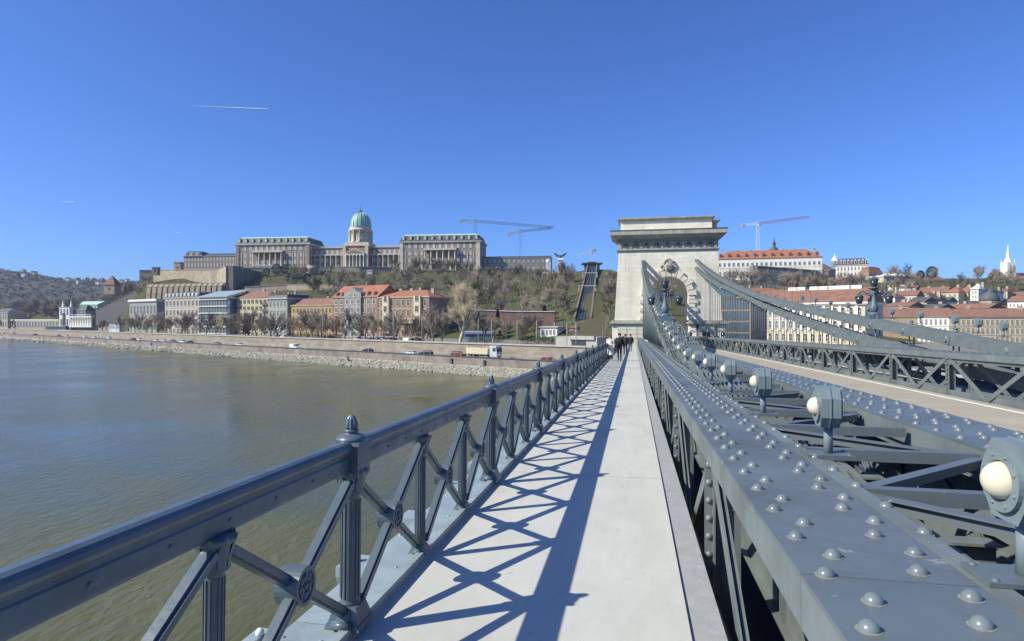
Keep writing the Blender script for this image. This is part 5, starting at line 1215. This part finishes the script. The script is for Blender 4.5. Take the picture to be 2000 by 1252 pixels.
# ---- trees
def tree_meshes(seed, h, spread, bark, twig, lift=.28, dens=1.0, tw=.05, up=.55, fat=1.0):
    rnd = random.Random(seed); T = MB(); K = MB()
    def limb(mb, p, d, ln, r, n):
        pts = [p]; d = d.copy()
        for i in range(n):
            d = (d + Vector((rnd.uniform(-.22, .22), rnd.uniform(-.22, .22), rnd.uniform(-.05, .22)))).normalized()
            q = pts[-1] + d * ln / n; r0 = r * (1 - .75 * i / n); r1 = r * (1 - .75 * (i + 1) / n)
            if mb is T: mb.cyl(pts[-1], q, r0, r1, 5 if r > .1 else 4, False)
            else:
                sd_ = d.orthogonal().normalized(); mb.add([pts[-1] - sd_*r0, pts[-1] + sd_*r0, q + sd_*r1, q - sd_*r1], [(0, 1, 2, 3)])
            pts.append(q)
        return pts, d
    def split(d, amt):
        a = d.orthogonal().normalized(); b = d.cross(a); q = rnd.uniform(0, 6.28)
        return (d + (a * math.cos(q) + b * math.sin(q)) * amt + Vector((0, 0, up * .25))).normalized()
    T.s = True
    tr = (h * .017 + .05) * fat
    tp, td = limb(T, Vector((0, 0, -.6)), Vector((0, 0, 1)), h * .55 + .6, tr, 5)
    def at(pts, t): k = min(len(pts) - 2, int(t * (len(pts) - 1))); f = t * (len(pts) - 1) - k; return pts[k].lerp(pts[k + 1], f)
    n1 = int(9 * dens)
    for i in range(n1):
        t = lift + (1 - lift) * (i + rnd.random()) / n1
        p1, d1 = limb(T, at(tp, t / 1.0 if t < 1 else 1), split(Vector((0, 0, up)), rnd.uniform(.6, 1.0) * (1.25 - t * .6)), h * spread * rnd.uniform(.75, 1.1) * (1.15 - t * .35), tr * .45, 4)
        for j in range(int(6 * dens)):
            p2, d2 = limb(T, at(p1, rnd.uniform(.25, 1)), split(d1, rnd.uniform(.5, .9)), h * spread * rnd.uniform(.38, .6), tr * .2, 3)
            for k in range(6):
                p3, d3 = limb(K, at(p2, rnd.uniform(.15, 1)), split(d2, rnd.uniform(.5, 1)), h * spread * rnd.uniform(.2, .36), tw, 2)
                for q in range(4): limb(K, at(p3, rnd.uniform(.1, 1)), split(d3, rnd.uniform(.5, 1.1)), h * spread * rnd.uniform(.10, .2), tw * .62, 1)
    return T.mesh('trunk', bark), K.mesh('crown', twig)
def leafy_meshes(seed, h, w, col, cone):
    rnd = random.Random(seed); T = MB(); T.cyl((0, 0, -.5), (0, 0, h * .8), .03 * h * .5 + .1, .04, 6); K = MB()
    for i in range(1300):
        t = rnd.random() ** .8; z = h * (.10 + .9 * t)
        rad = w * ((1 - t) * (.75 + .25 * math.sin(t * 40)) if cone else math.sqrt(max(.02, 1 - (2 * t - 1) ** 2)) * rnd.uniform(.8, 1.1)); rad *= rnd.uniform(.35, 1) ** .5
        a = rnd.uniform(0, 6.28); c = Vector((rad * math.cos(a), rad * math.sin(a), z)); e = h * .035 * rnd.uniform(.6, 1.5)
        u = Vector((rnd.uniform(-1, 1), rnd.uniform(-1, 1), rnd.uniform(-.6, .4))).normalized(); v = u.orthogonal().normalized()
        K.add([c - u*e, c + v*e*.6, c + u*e, c - v*e*.6], [(0, 1, 2, 3)])
    return T.mesh('trunk', 'bark'), K.mesh('crown', col)
BT = [tree_meshes(10 + i, 10, .34 + .03 * (i % 3), 'bark', 'twig' if i % 2 == 0 else 'twig', lift=.25 + .05 * (i % 2), tw=.055) for i in range(5)]
BG = [tree_meshes(40 + i, 10, .36, 'bark', 'twig_green', lift=.25, tw=.07) for i in range(2)]
BIG = tree_meshes(77, 21, .36, 'bark_pale', 'twig_pale', lift=.30, dens=1.35, tw=.06, up=.85, fat=1.5)
PALE = tree_meshes(78, 13, .30, 'bark_pale', 'twig_pale', lift=.3, dens=1.15, tw=.08, up=.8)
CON = leafy_meshes(5, 10, 2.6, 'conifer', True); EVG = leafy_meshes(6, 8, 3.4, 'conifer', False); HED = leafy_meshes(8, 4, 3.2, 'hedge', False)
def tree(name, px, d, h, ms, base_h, label, group, z=None, wide=1.):
    p = P(px, d); z = zT(px, d) if z is None else z; s = h / base_h
    t = thing(name, label, 'tree', (p.x, p.y, z), random.uniform(0, 6.28), group); t.scale = (s * wide, s * wide, s)
    ob('trunk', ms[0], t); ob('crown', ms[1], t)
tree('plane_tree', 898, 189, 21.0, BIG, 21, 'large pale bare plane tree rising above the quay park', None)
random.seed(33)
# promenade trees in front of the houses
pr = []
for px in [236, 262, 272, 283, 296, 309, 334, 352, 364, 378, 402, 428, 440, 455, 470, 488, 498, 512, 530, 545, 573, 590, 603, 617, 632, 643, 660, 676, 700, 714, 728, 752, 775, 800, 812, 832, 848, 862, 946, 965]:
    pr.append((px + random.uniform(-4, 4), random.uniform(9, 13.5)))
for px in range(255, 860, 34): pr.append((px + random.uniform(-12, 12), random.uniform(7, 13)))
pr.sort()
for i, (px, h) in enumerate(pr):
    d = row(4, px)[0] + random.uniform(5, 26) * (1 if px > 400 else 1.2)
    pale = i % 4 == 1
    tree('promenade_tree', px, d, h, PALE if pale else BT[(i * 3) % 5], 13 if pale else 10, ('bare pale-twigged tree' if pale else 'bare brown tree') + ' on the embankment promenade, %s from the left' % nth(i + 1), 'bare trees along the embankment', STREET, random.uniform(.85, 1.3))
for i, (px, h, dd) in enumerate([(607, 15, 18), (862, 13, 26), (838, 12, 20)]):
    tree('plane_tree', px, row(4, px)[0] + dd, h, PALE, 13, ('tall pale-barked bare tree before the low ochre house', 'pale bare tree just left of the large plane tree', 'pale bare tree beside the striped house corner')[i], None, STREET)
# castle slope trees
sl = []
for i in range(185):
    px = random.uniform(560, 1195); d0, d1 = base_d(px) + 25, lerp(hill_d, px) - 6
    if 1120 < px < 1182: continue
    t_ = random.random(); sl.append((px, d0 + (d1 - d0) * t_, random.uniform(8, 13) * (1 if t_ < .75 else .6 if not (600 < px < 790 or 1040 < px < 1115) else .4)))
for i in range(34): px = random.choice((random.uniform(1092, 1122), random.uniform(1183, 1235), random.uniform(1235, 1410))); d0, d1 = base_d(px) + 15, lerp(hill_d, px) - 4; sl.append((px, d0 + (d1 - d0) * random.random(), random.uniform(8, 13)))
for i in range(14): sl.append((random.uniform(905, 1090), random.uniform(228, 250), random.uniform(7, 10)))
for i in range(40):                     # along the terrace edge
    px = random.uniform(770, 1075); sl.append((px, lerp(hill_d, px) - random.uniform(4, 25), random.uniform(8, 13) if px < 940 else random.uniform(4, 6)))
sl.sort()
for i, (px, d, h) in enumerate(sl):
    ms = BG[i % 2] if random.random() < .22 else BT[i % 5]
    tree('slope_tree', px, d, h, ms, 10, 'bare tree on the castle slope, %s from the left' % nth(i + 1), 'bare trees on the castle slope')
rs = []
for i in range(100): px = random.uniform(1415, 1990); rs.append((px, lerp(hill_d, px) + random.uniform(-70, 60 if px > 1730 else -12), random.uniform(8, 13)))
rs.sort()
for i, (px, d, h) in enumerate(rs):
    tree('ridge_tree', px, d, h, BT[i % 5], 10, 'bare tree on the right-hand ridge, %s from the left' % nth(i + 1), 'bare trees on the right-hand ridge')
lw = []
for i in range(95): lw.append((random.uniform(-20, 300), random.uniform(545, 680), random.uniform(9, 16)))
for i in range(26): lw.append((random.uniform(-15, 118), random.uniform(500, 540), random.uniform(7, 12)))
for i in range(12): lw.append((random.uniform(195, 300), random.uniform(440, 470), random.uniform(6, 9)))
lw.sort()
for i, (px, d, h) in enumerate(lw):
    tree('hill_foot_tree', px, d, h, BT[i % 5], 10, 'bare tree at the foot of the left hills, %s from the left' % nth(i + 1), 'bare trees at the far left')
EV = [(1063, 262, 14, CON, 10, 'dark conifer in front of the retaining wall near the funicular'), (966, 244, 7, EVG, 8, 'dark evergreen shrub in the park below the retaining wall'), (972, 250, 12, CON, 10, 'pointed dark evergreen beside the park retaining wall'),
      (480, 290, 11, CON, 10, 'dark conifer among the bare trees before the yellow block'), (245, 560, 16, CON, 10, 'dark conifer left of the castle rampart'), (72, 800, 22, CON, 10, 'tall dark conifer on the far left hill'),
      (540, 470, 9, EVG, 8, 'dark evergreen below the left palace wing'), (556, 472, 8, EVG, 8, 'second dark evergreen below the left palace wing'), (520, 465, 7, EVG, 8, 'leftmost dark evergreen below the left palace wing'),
      (585, 440, 6, EVG, 8, 'low evergreen by the round turret'), (600, 425, 8, EVG, 8, 'evergreen on the slope above the low ochre house'), (1820, 455, 10, EVG, 8, 'large dark evergreen on the right-hand ridge'), (1798, 450, 7, EVG, 8, 'smaller dark evergreen left of the large one on the ridge')]
for px, d, h, ms, b, lab in EV: tree('evergreen_tree', px, d, h, ms, b, lab, None, STREET if d < 320 and px < 1100 else None)
random.seed(50)
hd = [(568, 250), (590, 246), (612, 243), (634, 240), (655, 238), (930, 214), (950, 212), (972, 210), (1030, 205), (1052, 202), (1072, 200), (1090, 186)]
for i, (px, d) in enumerate(hd):
    p = P(px, d); t = thing('hedge_bush', 'low clipped green bush on the quay promenade, %s from the left' % nth(i + 1), 'bush', (p.x, p.y, STREET), random.uniform(0, 6), 'clipped bushes'); t.scale = (.9, .9, .55); ob('trunk', HED[0], t); ob('crown', HED[1], t)
# lawn strip above the quay wall
vs = []; fs = []; cs = list(range(840, 1101, 20))
for q in (0, 1):
    for px in cs: d = row(4, px)[0] + (1.2 if q == 0 else 26); p = P(px, d); vs.append((p.x, p.y, STREET + .05))
for i in range(len(cs) - 1): fs.append((i, i + 1, len(cs) + i + 1, len(cs) + i))
struct(MB().add(vs, fs).build('lawn', mat('lawn_green', (.075, .12, .03), rough=.95, var=.3, scale=.3)))
# scrub over the slope
sc = MB(); random.seed(60)
for i in range(5200):
    r_ = random.random()
    px = random.uniform(470, 1200) if r_ < .7 else random.uniform(1410, 1760)
    if 1122 < px < 1180: continue
    d0, d1 = base_d(px) + 8, lerp(hill_d, px) - 3; d = d0 + (d1 - d0) * random.random(); p = P(px, d); z = zT(px, d)
    sc.m = 0 if random.random() < .6 else 1
    for k in range(6):
        a = random.uniform(0, 6.28); q = Vector((p.x + random.uniform(-1.6, 1.6), p.y + random.uniform(-1.6, 1.6), z - .3)); h = random.uniform(.8, 3.0); l = Vector((math.cos(a), math.sin(a), 0)) * random.uniform(.2, 1.0); s = Vector((-math.sin(a), math.cos(a), 0)) * .09
        sc.add([q - s, q + s, q + l + s * .3 + Vector((0, 0, h)), q + l - s * .3 + Vector((0, 0, h))], [(0, 1, 2, 3)])
stuff(tag(sc.build('undergrowth', ['twig', 'twig_green']), 'brown and olive scrub covering the castle slopes', 'scrub'))

# ---- vehicles
PAINT = {}
def paint(n, c):
    if n not in PAINT: mat('car_' + n, c, rough=.25, var=.04, spec=.6); PAINT[n] = 'car_' + n
    return PAINT[n]
COLR = dict(white=(.72, .72, .71), black=(.02, .022, .027), grey=(.22, .23, .24), red=(.20, .025, .025), silver=(.5, .51, .52), blue=(.04, .07, .16))
CARM = {}
def wheel_mesh(r=.32):
    m = MB(); m.m = 0; m.cyl((0, -.11, 0), (0, .11, 0), r, None, 14); m.m = 1; m.cyl((0, -.118, 0), (0, .118, 0), r * .6, None, 10); return m.mesh('wheel', ['tyre', 'lamp_housing'])
WH = wheel_mesh(); WHT = wheel_mesh(.5)
def car_mesh(kind, col):
    k = (kind, col)
    if k in CARM: return CARM[k]
    b = MB(); g = MB(); W = .86
    if kind == 'van': low = [(-2.3, .28), (2.3, .28), (2.35, .75), (1.75, 1.05), (1.15, 1.85), (.9, 1.95), (-2.25, 1.95), (-2.32, 1.7)]; cab = None; gl = [(1.68, 1.12), (1.15, 1.75), (.35, 1.75), (.35, 1.12)]
    elif kind == 'suv': low = [(-2.2, .3), (2.2, .3), (2.25, .7), (2.05, .92), (1.1, 1.05), (-2.2, 1.05), (-2.28, .7)]; cab = [(1.1, 1.0), (.35, 1.62), (-1.9, 1.64), (-2.2, 1.0)]; gl = None
    else: low = [(-2.1, .25), (2.05, .25), (2.12, .55), (1.95, .75), (1.0, .9), (-1.9, .92), (-2.12, .75)]; cab = [(1.05, .86), (.3, 1.38), (-1.1, 1.40), (-1.85, .88)]; gl = None
    b.prism(low, 'y', -W, W)
    if cab:
        n = len(cab); ins = .16; vs = []
        for s in (-1, 1):
            for x, z in cab: vs.append((x, s * (W - (ins if z > 1.1 else .02)), z))
        b.add(vs, [tuple(range(n)), tuple(range(2*n-1, n-1, -1))] + [(i, (i+1) % n, n + (i+1) % n, n + i) for i in range(n)])
        (x0, z0), (x1, z1), (x2, z2), (x3, z3) = cab
        for s in (-1, 1):
            q = lambda x, z: (x, s * (W + .012 - (ins if z > 1.1 else .02) * ((z - z0) / (z1 - z0) if z > z0 else 0) * 1.0), z)
            g.add([q(x0 - .25, z0 + .08), q(x1 - .05, z1 - .08), q((x1+x2)/2 + .05, z1 - .08), q((x0+x3)/2 + .05, z0 + .08)], [(0, 1, 2, 3)])
            g.add([q((x0+x3)/2 - .05, z0 + .08), q((x1+x2)/2 - .05, z1 - .08), q(x2 + .08, z2 - .08), q(x3 + .3, z3 + .08)], [(0, 1, 2, 3)])
        for (xa, za), (xb, zb), o in (((x0, z0), (x1, z1), 1), ((x3, z3), (x2, z2), -1)):
            t0, t1 = .12, .92; pa = (xa + (xb-xa)*t0 + o*.02, za + (zb-za)*t0 + .01); pb = (xa + (xb-xa)*t1 + o*.02, za + (zb-za)*t1 + .01)
            g.add([(pa[0], -W + .1, pa[1]), (pa[0], W - .1, pa[1]), (pb[0], W - .22, pb[1]), (pb[0], -W + .22, pb[1])], [(0, 1, 2, 3)])
    else:
        for s in (-1, 1): g.add([(x, s * (W + .01), z) for x, z in gl], [(0, 1, 2, 3)])
        g.add([(1.74, -.74, 1.08), (1.74, .74, 1.08), (1.18, .7, 1.82), (1.18, -.7, 1.82)], [(0, 1, 2, 3)])
    lt = MB()
    for s in (-1, 1): lt.box(2.0, 2.2, s * .62 - .16, s * .62 + .16, .55, .72)
    CARM[k] = (b.mesh('body', paint(col, COLR[col])), g.mesh('windows', 'pane_dark'), lt.mesh('headlight', 'white_glass')); return CARM[k]
def car(kind, col, px, d, z, label, group, ang=None, rev=False):
    p = P(px, d); a = P(px - 5, qd(px - 5)); b = P(px + 5, qd(px + 5)); u = b - a; an = math.atan2(u.y, u.x) if ang is None else ang
    t = thing({'van': 'van', 'suv': 'car', 'car': 'car'}[kind], label, 'van' if kind == 'van' else 'car', (p.x, p.y, z), an + (math.pi if rev else 0), group)
    me = car_mesh(kind, col); ob('body', me[0], t); ob('windows', me[1], t); ob('headlights', me[2], t)
    for x in (-1.35, 1.35):
        for y in (-.78, .78): ob('wheel', WH, t, (x, y, .32))
QC = [(8, 'car', 'white'), (27, 'suv', 'silver'), (69, 'car', 'black'), (115, 'car', 'grey'), (131, 'car', 'white'), (167, 'suv', 'white'), (185, 'car', 'white'), (214, 'suv', 'white'), (261, 'car', 'black'), (273, 'car', 'white'),
      (306, 'car', 'white'), (321, 'car', 'white'), (338, 'car', 'grey'), (358, 'suv', 'white'), (372, 'car', 'black'), (425, 'car', 'grey'), (470, 'car', 'white'), (576, 'van', 'white'), (718, 'car', 'black'), (803, 'car', 'white'), (832, 'suv', 'black'), (896, 'suv', 'red'), (1072, 'car', 'red')]
for i, (px, k, c) in enumerate(QC):
    d = row(2, px)[0] * .5 + row(3, px)[0] * .5 + (-1.5 if i % 3 else 1.5)
    car(k, c, px, d, ROADZ, '%s %s on the lower quay road, %s vehicle from the left' % (c if c != 'red' else 'dark red', 'van' if k == 'van' else 'car', nth(i + 1)), 'traffic on the quay road', rev=(px in (718, 803, 832)))
random.seed(70)
PK = [(545, 'grey'), (555, 'white'), (563, 'silver'), (344, 'white'), (352, 'grey'), (700, 'silver'), (712, 'white'), (724, 'blue'), (736, 'grey'), (746, 'white'), (757, 'silver'), (768, 'black'), (779, 'white'), (790, 'grey'), (818, 'red'), (650, 'black'), (640, 'grey')]
PK.sort()
for i, (px, c) in enumerate(PK):
    d = row(4, px)[0] + 18 + (i % 3) * 4
    car('car', c, px, d, STREET, '%s parked car on the upper embankment street, %s from the left' % (c, nth(i + 1)), 'cars parked on the embankment street')
car('van', 'white', 800, row(4, 800)[0] + 5, STREET, 'white delivery van parked at the edge of the upper street', None)
# tipper truck
px = 948; d = (row(2, px)[0] + row(3, px)[0]) / 2; p = P(px, d); a = P(px - 5, qd(px - 5)); b = P(px + 5, qd(px + 5)); u = b - a
t = thing('truck', 'silver-cabbed truck with long pale tipper body on the quay road', 'truck', (p.x, p.y, ROADZ), math.atan2(u.y, u.x))
MB().prism([(-6.0, 1.2), (1.7, 1.2), (1.9, 2.9), (-6.2, 2.9)], 'y', -1.2, 1.2).build('tipper_body', 'wall_cream', t)
m = MB(); m.prism([(2.6, .7), (5.0, .7), (5.0, 1.9), (4.8, 3.5), (2.6, 3.7)], 'y', -1.2, 1.2); m.build('cab', 'car_silver', t)
m = MB(); m.box(3.6, 4.7, -1.22, 1.22, 2.1, 3.1); m.box(4.85, 5.02, -1.0, 1.0, 2.0, 3.0); m.build('windows', 'pane_dark', t); MB().box(-6, 3, -.5, .5, .7, 1.2).build('chassis', 'tyre', t)
for x in (-4.6, -3.4, .6, 3.9):
    for y in (-1.05, 1.05): ob('wheel', WHT, t, (x, y, .5))
# coach in the park
p = P(936, 222); t = thing('coach', 'blue and white coach parked behind the quay park', 'bus', (p.x, p.y, STREET), PSI + .05)
m = MB(); m.m = 0; m.prism([(-5.4, .5), (5.4, .5), (5.5, 1.6), (5.2, 3.4), (-5.4, 3.4)], 'y', -1.25, 1.25); m.build('body', paint('lightblue', (.22, .34, .47)), t)
m = MB(); m.box(-5.1, 4.9, -1.27, 1.27, 1.7, 2.7); m.build('windows', 'pane_dark', t); MB().box(-5.3, 5.1, -1.1, 1.1, 3.4, 3.7).build('roof_unit', 'car_white', t)
for x in (-3.4, 3.6):
    for y in (-1.1, 1.1): ob('wheel', WHT, t, (x, y, .5))

# ---- street lamps on the promenade
def lamp_post(px, d, h, label, z=STREET):
    p = P(px, d); t = thing('street_lamp', label, 'street lamp', (p.x, p.y, z), PSI, 'street lamps on the embankment')
    m = MB(); m.s = True; m.cyl((0, 0, 0), (0, 0, h), .11, .07, 8); m.build('pole', 'concrete', t)
    m = MB(); m.cyl((0, 0, h - .1), (1.4, 0, h + .25), .05, .04, 6); m.build('arm', 'concrete', t); MB().box(1.2, 2.0, -.15, .15, h + .2, h + .34).build('lamp_head', 'concrete', t)
for i, (px, h) in enumerate([(430, 9), (492, 9), (560, 10), (630, 10), (666, 11), (688, 10.5), (768, 10), (824, 9.5), (934, 8), (960, 8), (1010, 7.5), (1048, 7.5), (1083, 7), (1107, 7), (1125, 7)]):
    lamp_post(px, row(4, px)[0] + 2.5, h, 'slim grey street lamp on the embankment, %s from the left' % nth(i + 1))

# ---- guard rail on the lower quay wall
gp = MB(); gp.box(-.06, .06, -.06, .06, 0, .95); gp = gp.mesh('rail_post', 'concrete')
p0 = P(420, row(1, 420)[0]); gr = thing('guard_rail', 'low grey guard rail along the edge of the quay road', 'railing', (p0.x, p0.y, -7.84)); prev = None
for i in range(66):
    px = 420 + i * 12; q = P(px, row(1, px)[0] + .5) - p0; ob('rail_post', gp, gr, (q.x, q.y, 0))
    if prev is not None: m = MB(); m.bar((prev.x, prev.y, .85), (q.x, q.y, .85), .07, .07, (0, 0, 1)); m.build('rail_bar', 'concrete', gr)
    prev = q
# ---- people walking towards the camera
for n_, c_ in (('skin', (.48, .30, .21)), ('coat_white', (.68, .64, .57)), ('cloth_black', (.018, .018, .022)), ('denim_dark', (.03, .038, .06)), ('hair_brown', (.09, .055, .03)), ('hair_dark', (.025, .02, .017)), ('shoe_white', (.6, .6, .58)), ('cloth_grey', (.12, .12, .13)), ('cloth_red', (.16, .05, .05))):
    mat(n_, c_, rough=.8, var=.15, scale=8)
def hand(parent, loc, sgn, m_='skin'):
    h = MB(); h.s = True; h.ball((0, 0, -.045), .042, 8, 6, .45, 1, 1.2)
    for i, (y, l) in enumerate(((-.028, .062), (-.010, .072), (.009, .068), (.026, .052))):
        a = Vector((0, y, -.085)); b = a + Vector((sgn * -.006, 0, -l * .55)); c = b + Vector((sgn * -.022, -.004, -l * .42)); h.cyl(a, b, .0095, .0088, 6); h.cyl(b, c, .0088, .007, 6)
    h.cyl((0, -.035, -.04), (sgn * -.012, -.062, -.075), .011, .009, 6); h.cyl((sgn * -.012, -.062, -.075), (sgn * -.02, -.06, -.10), .009, .007, 6)
    return h.build('hand', m_, parent, loc)
def person(X, Y, label, H, top, leg, shoe, hair, step=.16, coat=None, longhair=False, away=False):
    s = H / 1.76; base = B(X, Y, 0)
    t = thing('person', label, 'person', base, R(180) if away else random.uniform(-.12, .12), 'people on the footway'); t.scale = (s, s, s)
    J = {'pel': (0, 0, .95, .135, .10), 'sp': (0, 0, 1.13, .125, .095), 'ch': (0, .01, 1.32, .155, .105), 'nk': (0, .01, 1.47, .058, .058), 'hd': (0, -.012, 1.58, .075, .088), 'tp': (0, -.005, 1.69, .066, .08)}
    E_ = [('pel', 'sp'), ('sp', 'ch'), ('ch', 'nk'), ('nk', 'hd'), ('hd', 'tp')]
    for k, sg in (('l', 1), ('r', -1)):
        f = sg * step
        J.update({k+'sh': (sg*.175, .01, 1.40, .062, .062), k+'el': (sg*.235, .05 - f*.25, 1.13, .046, .046), k+'wr': (sg*.235, -.04 - f*.9, .90, .030, .034),
                  k+'hp': (sg*.088, 0, .90, .098, .098), k+'kn': (sg*.095, -.02 + f*.55, .50, .062, .062), k+'an': (sg*.095, .02 + f*1.15, .09 + max(0, f)*.15, .042, .046), k+'to': (sg*.105, -.13 + f*1.15, .035 + max(0, f)*.02, .036, .032)})
        E_ += [('ch', k+'sh'), (k+'sh', k+'el'), (k+'el', k+'wr'), ('pel', k+'hp'), (k+'hp', k+'kn'), (k+'kn', k+'an'), (k+'an', k+'to')]
    ks = list(J); me = bpy.data.meshes.new('body'); me.from_pydata([J[k][:3] for k in ks], [(ks.index(a), ks.index(b)) for a, b in E_], [])
    o = ob('body', me, t); sk = o.modifiers.new('skin', 'SKIN'); sb = o.modifiers.new('sub', 'SUBSURF'); sb.levels = sb.render_levels = 1
    for i, k in enumerate(ks): me.skin_vertices[0].data[i].radius = J[k][3:5]; me.skin_vertices[0].data[i].use_root = (k == 'pel')
    dg = bpy.context.evaluated_depsgraph_get(); nm = bpy.data.meshes.new_from_object(o.evaluated_get(dg)); o.modifiers.clear(); o.data = nm
    nm.materials.clear()
    for m_ in ('skin', top, leg, shoe): nm.materials.append(MATS[m_])
    for p in nm.polygons:
        z = p.center.z; p.use_smooth = True
        p.material_index = 0 if z > 1.475 else 3 if z < .085 + (.03 if abs(p.center.y) > .1 else 0) else 2 if (z < .92 and abs(p.center.x) < .20) else 1
    for sg, k in ((1, 'lwr'), (-1, 'rwr')): hand(t, J[k][:3], sg)
    h = MB(); h.s = True; h.ball((0, .022, 1.655), .108, 12, 8, .9, 1.0, 1.05)
    if longhair:
        h.ball((0, .075, 1.52), .095, 10, 8, 1.05, .55, 1.6)
        for sg in (-1, 1): h.ball((sg*.085, .03, 1.52), .045, 8, 6, .7, 1, 2.4)
    h.build('hair', hair, t)
    f = MB(); f.s = True; f.m = 0; f.cyl((0, -.095, 1.615), (0, -.122, 1.575), .010, .016, 6); f.ball((.082, 0, 1.59), .022, 6, 4, .5, 1, 1.4); f.ball((-.082, 0, 1.59), .022, 6, 4, .5, 1, 1.4)
    f.m = 1
    for sg in (-1, 1): f.ball((sg*.032, -.090, 1.612), .011, 6, 4)
    f.m = 2; f.ball((0, -.092, 1.535), .02, 6, 4, 1.2, .5, .35); f.build('face', ['skin', 'hair_dark', 'cloth_red'], t)
    if coat:
        c = MB(); c.s = True; n = 18; pf = [(.10, .085, 1.49), (.19, .13, 1.42), (.205, .15, 1.28), (.185, .14, 1.08), (.20, .16, .92), (.235, .20, .70), (.27, .24, .46), (.275, .25, .42)]
        vs = [(a*math.cos(2*math.pi*i/n)*(1 + .03*math.sin(5*i)), b*math.sin(2*math.pi*i/n) + .01, z) for a, b, z in pf for i in range(n)]
        c.add(vs, [(j*n+i, j*n+(i+1) % n, (j+1)*n+(i+1) % n, (j+1)*n+i) for j in range(len(pf)-1) for i in range(n)])
        c.s = False; c.box(-.195, .195, -.16, .17, 1.06, 1.11)
        for k in ('l', 'r'):
            c.s = True; A, E2, W = (Vector(J[k+q][:3]) for q in ('sh', 'el', 'wr')); c.cyl(A, E2, .078, .066, 10); c.cyl(E2, W, .066, .058, 10); c.ball(E2, .068, 8, 6); c.ball(A, .08, 8, 6)
        c.build('coat', coat, t)
    else:
        c = MB(); c.s = True; n = 16; pf = [(.09, .08, 1.485), (.185, .125, 1.42), (.20, .14, 1.25), (.175, .135, 1.05), (.175, .135, .88)]
        vs = [(a*math.cos(2*math.pi*i/n), b*math.sin(2*math.pi*i/n) + .01, z) for a, b, z in pf for i in range(n)]
        c.add(vs, [(j*n+i, j*n+(i+1) % n, (j+1)*n+(i+1) % n, (j+1)*n+i) for j in range(len(pf)-1) for i in range(n)])
        for k in ('l', 'r'):
            A, E2, W = (Vector(J[k+q][:3]) for q in ('sh', 'el', 'wr')); c.cyl(A, E2, .075, .06, 10); c.cyl(E2, W, .06, .048, 10); c.ball(E2, .06, 8, 6); c.ball(A, .076, 8, 6)
        c.build('jacket', top, t)
    return t
def Xat(px, Y): k = (px - 1000) / F; return (k * Y * CP - Y * SP) / (CP + k * SP)
random.seed(4)
person(max(-1.5, Xat(1192, 40.5)), 40.5, 'woman in a long pale coat walking towards the camera on the footway', 1.72, 'coat_white', 'cloth_black', 'shoe_white', 'hair_brown', .15, 'coat_white', True)
person(Xat(1210, 41.0), 41.0, 'man in black jacket and dark jeans walking beside the woman in the pale coat', 1.84, 'cloth_black', 'denim_dark', 'cloth_black', 'hair_dark', -.15)
person(Xat(1221.5, 52), 52, 'person in dark clothes walking just behind the man in black', 1.74, 'cloth_black', 'cloth_black', 'cloth_black', 'hair_dark', .12)
person(Xat(1231.5, 58), 58, 'person in a dark top nearest the girder, rearmost of the walkers', 1.74, 'cloth_black', 'cloth_grey', 'shoe_white', 'hair_dark', -.13)

# ---- contrails high in the sky
mat('contrail', (.9, .9, .9), rough=1, var=.03)
for a, b, w, lab in (((372, 206.5), (525, 213.5), 1.3, 'long thin white contrail high in the blue sky'), ((114, 394), (148, 395), .7, 'short faint contrail low in the left sky'), ((337, 453), (352, 455), .5, 'tiny contrail fragment just left of the palace')):
    D = 16000; A = P(a[0], D) + Vector((0, 0, Z(a[1], D))); Bq = P(b[0], D) + Vector((0, 0, Z(b[1], D))); v = Bq - A; r = w * D / F
    c = MB(); c.s = True; n = 8
    for i in range(n): t0, t1 = i / n, (i + 1) / n; c.cyl(v * t0, v * t1, r * (.15 + .85 * t0), r * (.15 + .85 * t1) * (.5 if i == n - 1 else 1), 8, False)
    tag(c.build('contrail', 'contrail', None, A), lab, 'contrail')

# ---- the air between here and the hills
hz = MB().box(-3500, 1600, -600, 2700, -15, 135).mesh('haze', mat('haze_air', (.8, .85, .9)))
m = MATS['haze_air']; n = m.node_tree.nodes; n.clear(); o_ = n.new('ShaderNodeOutputMaterial'); v_ = n.new('ShaderNodeVolumePrincipled')
v_.inputs['Color'].default_value = (.72, .83, 1.0, 1); v_.inputs['Density'].default_value = .00009; v_.inputs['Anisotropy'].default_value = .1
m.node_tree.links.new(v_.outputs[0], o_.inputs['Volume'])
stuff(tag(ob('haze', hz), 'thin bluish haze over the river and the hills', 'haze'))
